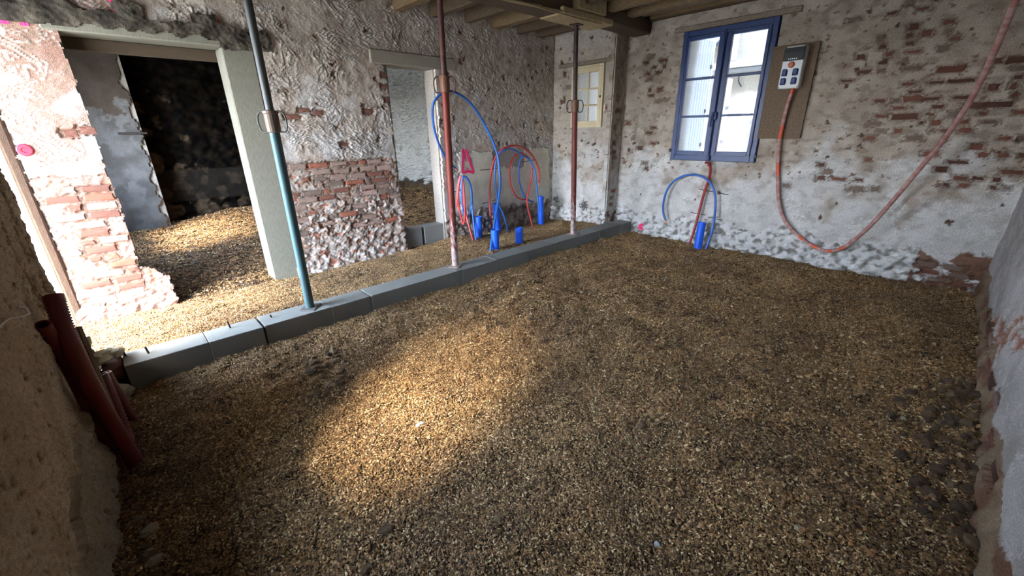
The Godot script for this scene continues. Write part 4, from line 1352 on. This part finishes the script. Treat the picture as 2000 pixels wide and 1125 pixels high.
# --- power box and its conduit
func electrics() -> void:
	var b := put("mounting_board", box(V(5.685, 1.835, -1.533), V(0.02, 0.95, 0.435), 0.003), M.panel)
	tag(b, "brown fibreboard panel beside the blue window behind the power box", "board")
	var o := group("power_box", V(5.60, 2.075, -1.503))
	tag(o, "grey site power box with four blue sockets on the brown board", "power box")
	put("body", box(V(0.02, 0, 0), V(0.105, 0.41, 0.2), 0.012), M.gray_plastic, o)
	put("front_plate", box(V(-0.036, -0.065, 0), V(0.012, 0.27, 0.19), 0.004), M.white_paint, o)
	var c := put("breaker_cover", box(V(-0.04, 0.125, 0), V(0.02, 0.125, 0.19), 0.006), M.smoked, o)
	put("cover_ridge", box(V(-0.052, 0.15, 0), V(0.006, 0.008, 0.17), 0.002), M.smoked, c)
	for k in 5:
		put("breaker_toggle", box(V(-0.052, 0.08, -0.04 + k * 0.018), V(0.008, 0.012, 0.011 if k != 2 else 0.014), 0.002), M.white_paint, c)
	var m := MB.new()
	m.lathe([Vector2(0.03, 0), Vector2(0.03, 0.012), Vector2(0.022, 0.014), Vector2(0.022, 0.022), Vector2(0.027, 0.026), Vector2(0.024, 0.034), Vector2(0, 0.037)], 18, Transform3D(Basis(Vector3.BACK, PI / 2), V(-0.04, 0.025, -0.005)))
	put("stop_button", m.done(), M.button, o)
	for y in [-0.05, -0.135]:
		for z in [-0.055, 0.045]:
			var s := put("socket", box(V(-0.048, y, z), V(0.014, 0.062, 0.054), 0.006), M.socket, o)
			put("socket_lid", box(V(-0.06, y + 0.004, z), V(0.012, 0.046, 0.042), 0.006, Basis(Vector3.BACK, -0.06)), M.socket, s)
			put("lid_hinge", cyl(V(-0.06, y + 0.03, z - 0.018), V(-0.06, y + 0.03, z + 0.018), 0.006, 8), M.socket, s)
	for y in [0.195, -0.19]:
		for z in [-0.085, 0.085]:
			put("screw", cyl(V(-0.036, y, z), V(-0.045, y, z), 0.005, 8), M.iron, o)
	var p := curve([V(5.60, 1.885, -1.455), V(5.62, 1.709, -1.487), V(5.635, 1.474, -1.5), V(5.65, 1.255, -1.494), V(5.66, 0.973, -1.452), V(5.66, 0.685, -1.389), V(5.66, 0.484, -1.303), V(5.66, 0.339, -1.17), V(5.65, 0.235, -1.004), V(5.63, 0.182, -0.856), V(5.6, 0.207, -0.729), V(5.55, 0.317, -0.619), V(5.45, 0.54, -0.486), V(5.28, 0.858, -0.351), V(5.1, 1.151, -0.236), V(4.92, 1.406, -0.139), V(4.75, 1.619, -0.08), V(4.6, 1.794, -0.05), V(4.45, 1.949, -0.034), V(4.3, 2.086, -0.025), V(4.15, 2.206, -0.019), V(3.7, 2.5, -0.01), V(3.2, 2.74, -0.01)], 14)
	var cd := group("conduit")
	tag(cd, "dusty red flexible conduit hanging from the ceiling down to the power box", "conduit")
	m = MB.new()
	var bare := func(f: float) -> bool:
		for q in [[0.0, 0.02], [0.085, 0.115], [0.165, 0.185], [0.335, 0.35], [0.375, 0.395], [0.43, 0.445], [0.47, 0.486]]:
			if f >= q[0] and f <= q[1]:
				return true
		return false
	m.tube(p, func(_f, k): return 0.0185 + 0.001 * (k % 2), 14, func(f, k, _j): return L(206, 92, 66) if bare.call(f) else L(164, 112, 104).lerp(L(180, 146, 138), clampf(0.5 + n2(k * 0.37, 2.0), 0, 1)))
	put("sleeve", m.done(), M.dusty, cd)
	# short white cable clipped to the left wall
	var wc := group("white_cable")
	put("wire", hose([V(-0.335, 1.0, -1.7), V(-0.33, 0.975, -1.92), V(-0.325, 0.94, -2.05), V(-0.325, 0.905, -2.2)], 0.003, 5, 8), M.wire_gray, wc)
	put("bent_end", hose([V(-0.325, 0.905, -2.2), V(-0.33, 0.925, -2.215), V(-0.345, 0.935, -2.21)], 0.005, 4, 8), M.clip_white, wc)
	tag(wc, "short white cable end poking along the brown left wall", "cable")

# --- corrugated red sheaths leaning in the left corner
func sheath(pts: Array, r: float, label: String) -> void:
	var m := MB.new()
	var q := curve(pts, 4)
	var len := 0.0
	for k in q.size() - 1:
		len += q[k].distance_to(q[k + 1])
	var fine := []
	var n := int(len / 0.0032)
	for k in n + 1:
		var f := float(k) / n * (q.size() - 1)
		var a := mini(int(f), q.size() - 2)
		fine.append(q[a].lerp(q[a + 1], f - a))
	m.tube(fine, func(_f, k): return r - 0.003 + 0.003 * sin(k * PI / 2.0 + 0.7), 22, null, false)
	var o := group("corrugated_sheath")
	put("ribbed_tube", m.done(), M.sheath, o)
	m = MB.new()
	m.tube([fine[0] + (fine[0] - fine[4]).normalized() * 0.001, fine[20]], func(_f, _k): return r - 0.008, 22, null, false)
	m.lathe([Vector2(r - 0.008, 0), Vector2(r - 0.001, 0)], 22, Transform3D(Basis(Quaternion(Vector3.UP, (fine[0] - fine[6]).normalized())), fine[0]))
	put("mouth", m.done(), M.sheath, o)
	tag(o, label, "sheath", "corrugated red sheaths by the left wall")

func sheaths() -> void:
	sheath([V(-0.28, 0.892, -2.45), V(-0.28, 0.75, -2.375), V(-0.28, 0.578, -2.377), V(-0.275, 0.339, -2.42), V(-0.26, 0.091, -2.45), V(-0.25, -0.03, -2.44)], 0.034, "tallest corrugated red sheath with an open mouth leaning on the left wall")
	sheath([V(-0.322, 0.82, -2.32), V(-0.322, 0.62, -2.42), V(-0.322, 0.4, -2.46), V(-0.322, 0.15, -2.48), V(-0.315, -0.05, -2.48)], 0.026, "shorter corrugated red sheath tight against the wall behind the tallest one")
	sheath([V(-0.275, 0.36, -2.79), V(-0.272, 0.3, -2.775), V(-0.268, 0.173, -2.73), V(-0.26, -0.04, -2.6)], 0.029, "corrugated red sheath emerging from behind the plank, the middle foot")
	sheath([V(-0.272, 0.3, -2.94), V(-0.268, 0.25, -2.935), V(-0.252, 0.13, -2.92), V(-0.235, -0.04, -2.88)], 0.027, "corrugated red sheath farthest from the camera beside the plank's foot")
	var bl := MB.new()
	bl.tube(curve([V(-0.29, 0.69, -2.6), V(-0.288, 0.5, -2.56), V(-0.285, 0.25, -2.53), V(-0.28, -0.03, -2.52)], 6), func(_f, _k): return 0.013, 12)
	tag(put("black_hose", bl.done(), M.black_plastic), "black hose squeezed between the tallest red sheath and the plank", "hose")
	var a := V(-0.272, 0.67, -2.68)
	var b := V(-0.262, 0.27, -2.53)
	var up := (a - b).normalized()
	var sd := V(0.35, 0, -0.94).cross(up).normalized()
	tag(put("plank", box((a + b) / 2.0, V(0.036, a.distance_to(b), 0.014), 0.004, Basis(sd.cross(up).normalized() * -1.0, up, sd)), M.plank), "narrow brown plank leaning beside the red sheaths", "plank")

# --- stones on the fill
func stone(x: float, z: float, size: float, kind: int, shape: int, label: String, grp := "") -> void:
	var o := put("stone", stone_shapes[shape], M["stone%d" % kind])
	var b := Basis.from_euler(V(rng.randf_range(-0.3, 0.3), rng.randf() * TAU, rng.randf_range(-0.3, 0.3))).scaled(V(size * rng.randf_range(0.9, 1.25), size * rng.randf_range(0.5, 0.8), size * rng.randf_range(0.8, 1.1)))
	o.transform = Transform3D(b, V(x, ground(x, z) + size * 0.24, z))
	tag(o, label, "stone", grp)

func stones() -> void:
	stone(0.89, -1.687, 0.045, 4, 0, "bluish white stone in the bright patch of floor")
	stone(0.445, -1.224, 0.05, 1, 5, "brown round stone near the bottom edge left of the middle")
	stone(0.802, -0.953, 0.042, 0, 1, "pale tan pebble, left one of a pair near the bottom edge")
	stone(0.864, -0.882, 0.036, 1, 2, "darker pebble, right one of a pair near the bottom edge")
	stone(1.724, -0.839, 0.06, 0, 6, "large tan lump standing alone right of the floor's centre")
	stone(2.075, -0.691, 0.042, 1, 3, "small dark lump beyond the large tan one right of centre")
	stone(-0.03, -1.722, 0.04, 0, 7, "tan stone in the dark gravel by the left wall")
	stone(0.147, -2.457, 0.036, 3, 1, "black stone in the shadow between sheaths and bright patch")
	stone(3.747, -0.312, 0.038, 2, 4, "yellowish pebble alone in the dim gravel before the grey wall")
	stone(3.552, -0.092, 0.042, 2, 0, "pale stone toward the right hand corner of the floor")
	stone(1.182, -0.454, 0.026, 4, 2, "small white flake near the bottom edge right of the middle")
	stone(0.321, -1.135, 0.042, 1, 3, "flat brown stone at the very bottom edge")
	stone(1.612, -0.092, 0.034, 2, 1, "cream pebble at the bottom right of the floor")
	for k in 46:
		var a := rng.randf() * TAU
		var d := sqrt(rng.randf())
		stone(0.74 + cos(a) * d * 0.22, -2.6 + sin(a) * d * 0.26 - cos(a) * d * 0.12, rng.randf_range(0.03, 0.062), [0, 0, 1, 1, 0, 3][k % 6], k % 4, "angular grey brown stone in the spill between low wall and bright patch", "stones spilled before the low wall")
	for k in 110:
		var t := rng.randf()
		var x := 2.0 + t * 1.5
		var z := 0.39 - pow(rng.randf(), 1.5) * 0.36 * (1.0 - absf(t - 0.5))
		stone(x, z, rng.randf_range(0.028, 0.062), [1, 3, 3, 1, 0, 3][k % 6], 4 + k % 4, "dark rounded stone in the heap along the right hand wall", "stones heaped along the right hand wall")
	for k in 70:
		var x := rng.randf_range(1.9, 4.6)
		var z := -3.15 + rng.randf_range(0.0, 1.3) * (0.5 + 0.2 * x)
		stone(x, z, rng.randf_range(0.018, 0.046), [0, 1, 0, 3, 2, 1][k % 6], k % 8, "small clod on the gravel along the far side of the low wall's shadow", "clods scattered beyond the middle of the floor")
	for k in 40:
		stone(rng.randf_range(2.4, 5.5), rng.randf_range(-1.6, 0.3), rng.randf_range(0.018, 0.04), [0, 1, 2, 0, 1, 2][k % 6], k % 8, "loose pebble on the dim gravel before the grey wall", "pebbles before the grey wall")
	for k in 12:
		stone(-0.29 + rng.randf_range(0.0, 0.06), rng.randf_range(-2.2, -1.3), rng.randf_range(0.03, 0.07), [2, 0][k % 2], k % 4, "crumbled plaster lump along the foot of the left wall", "plaster lumps along the left wall")
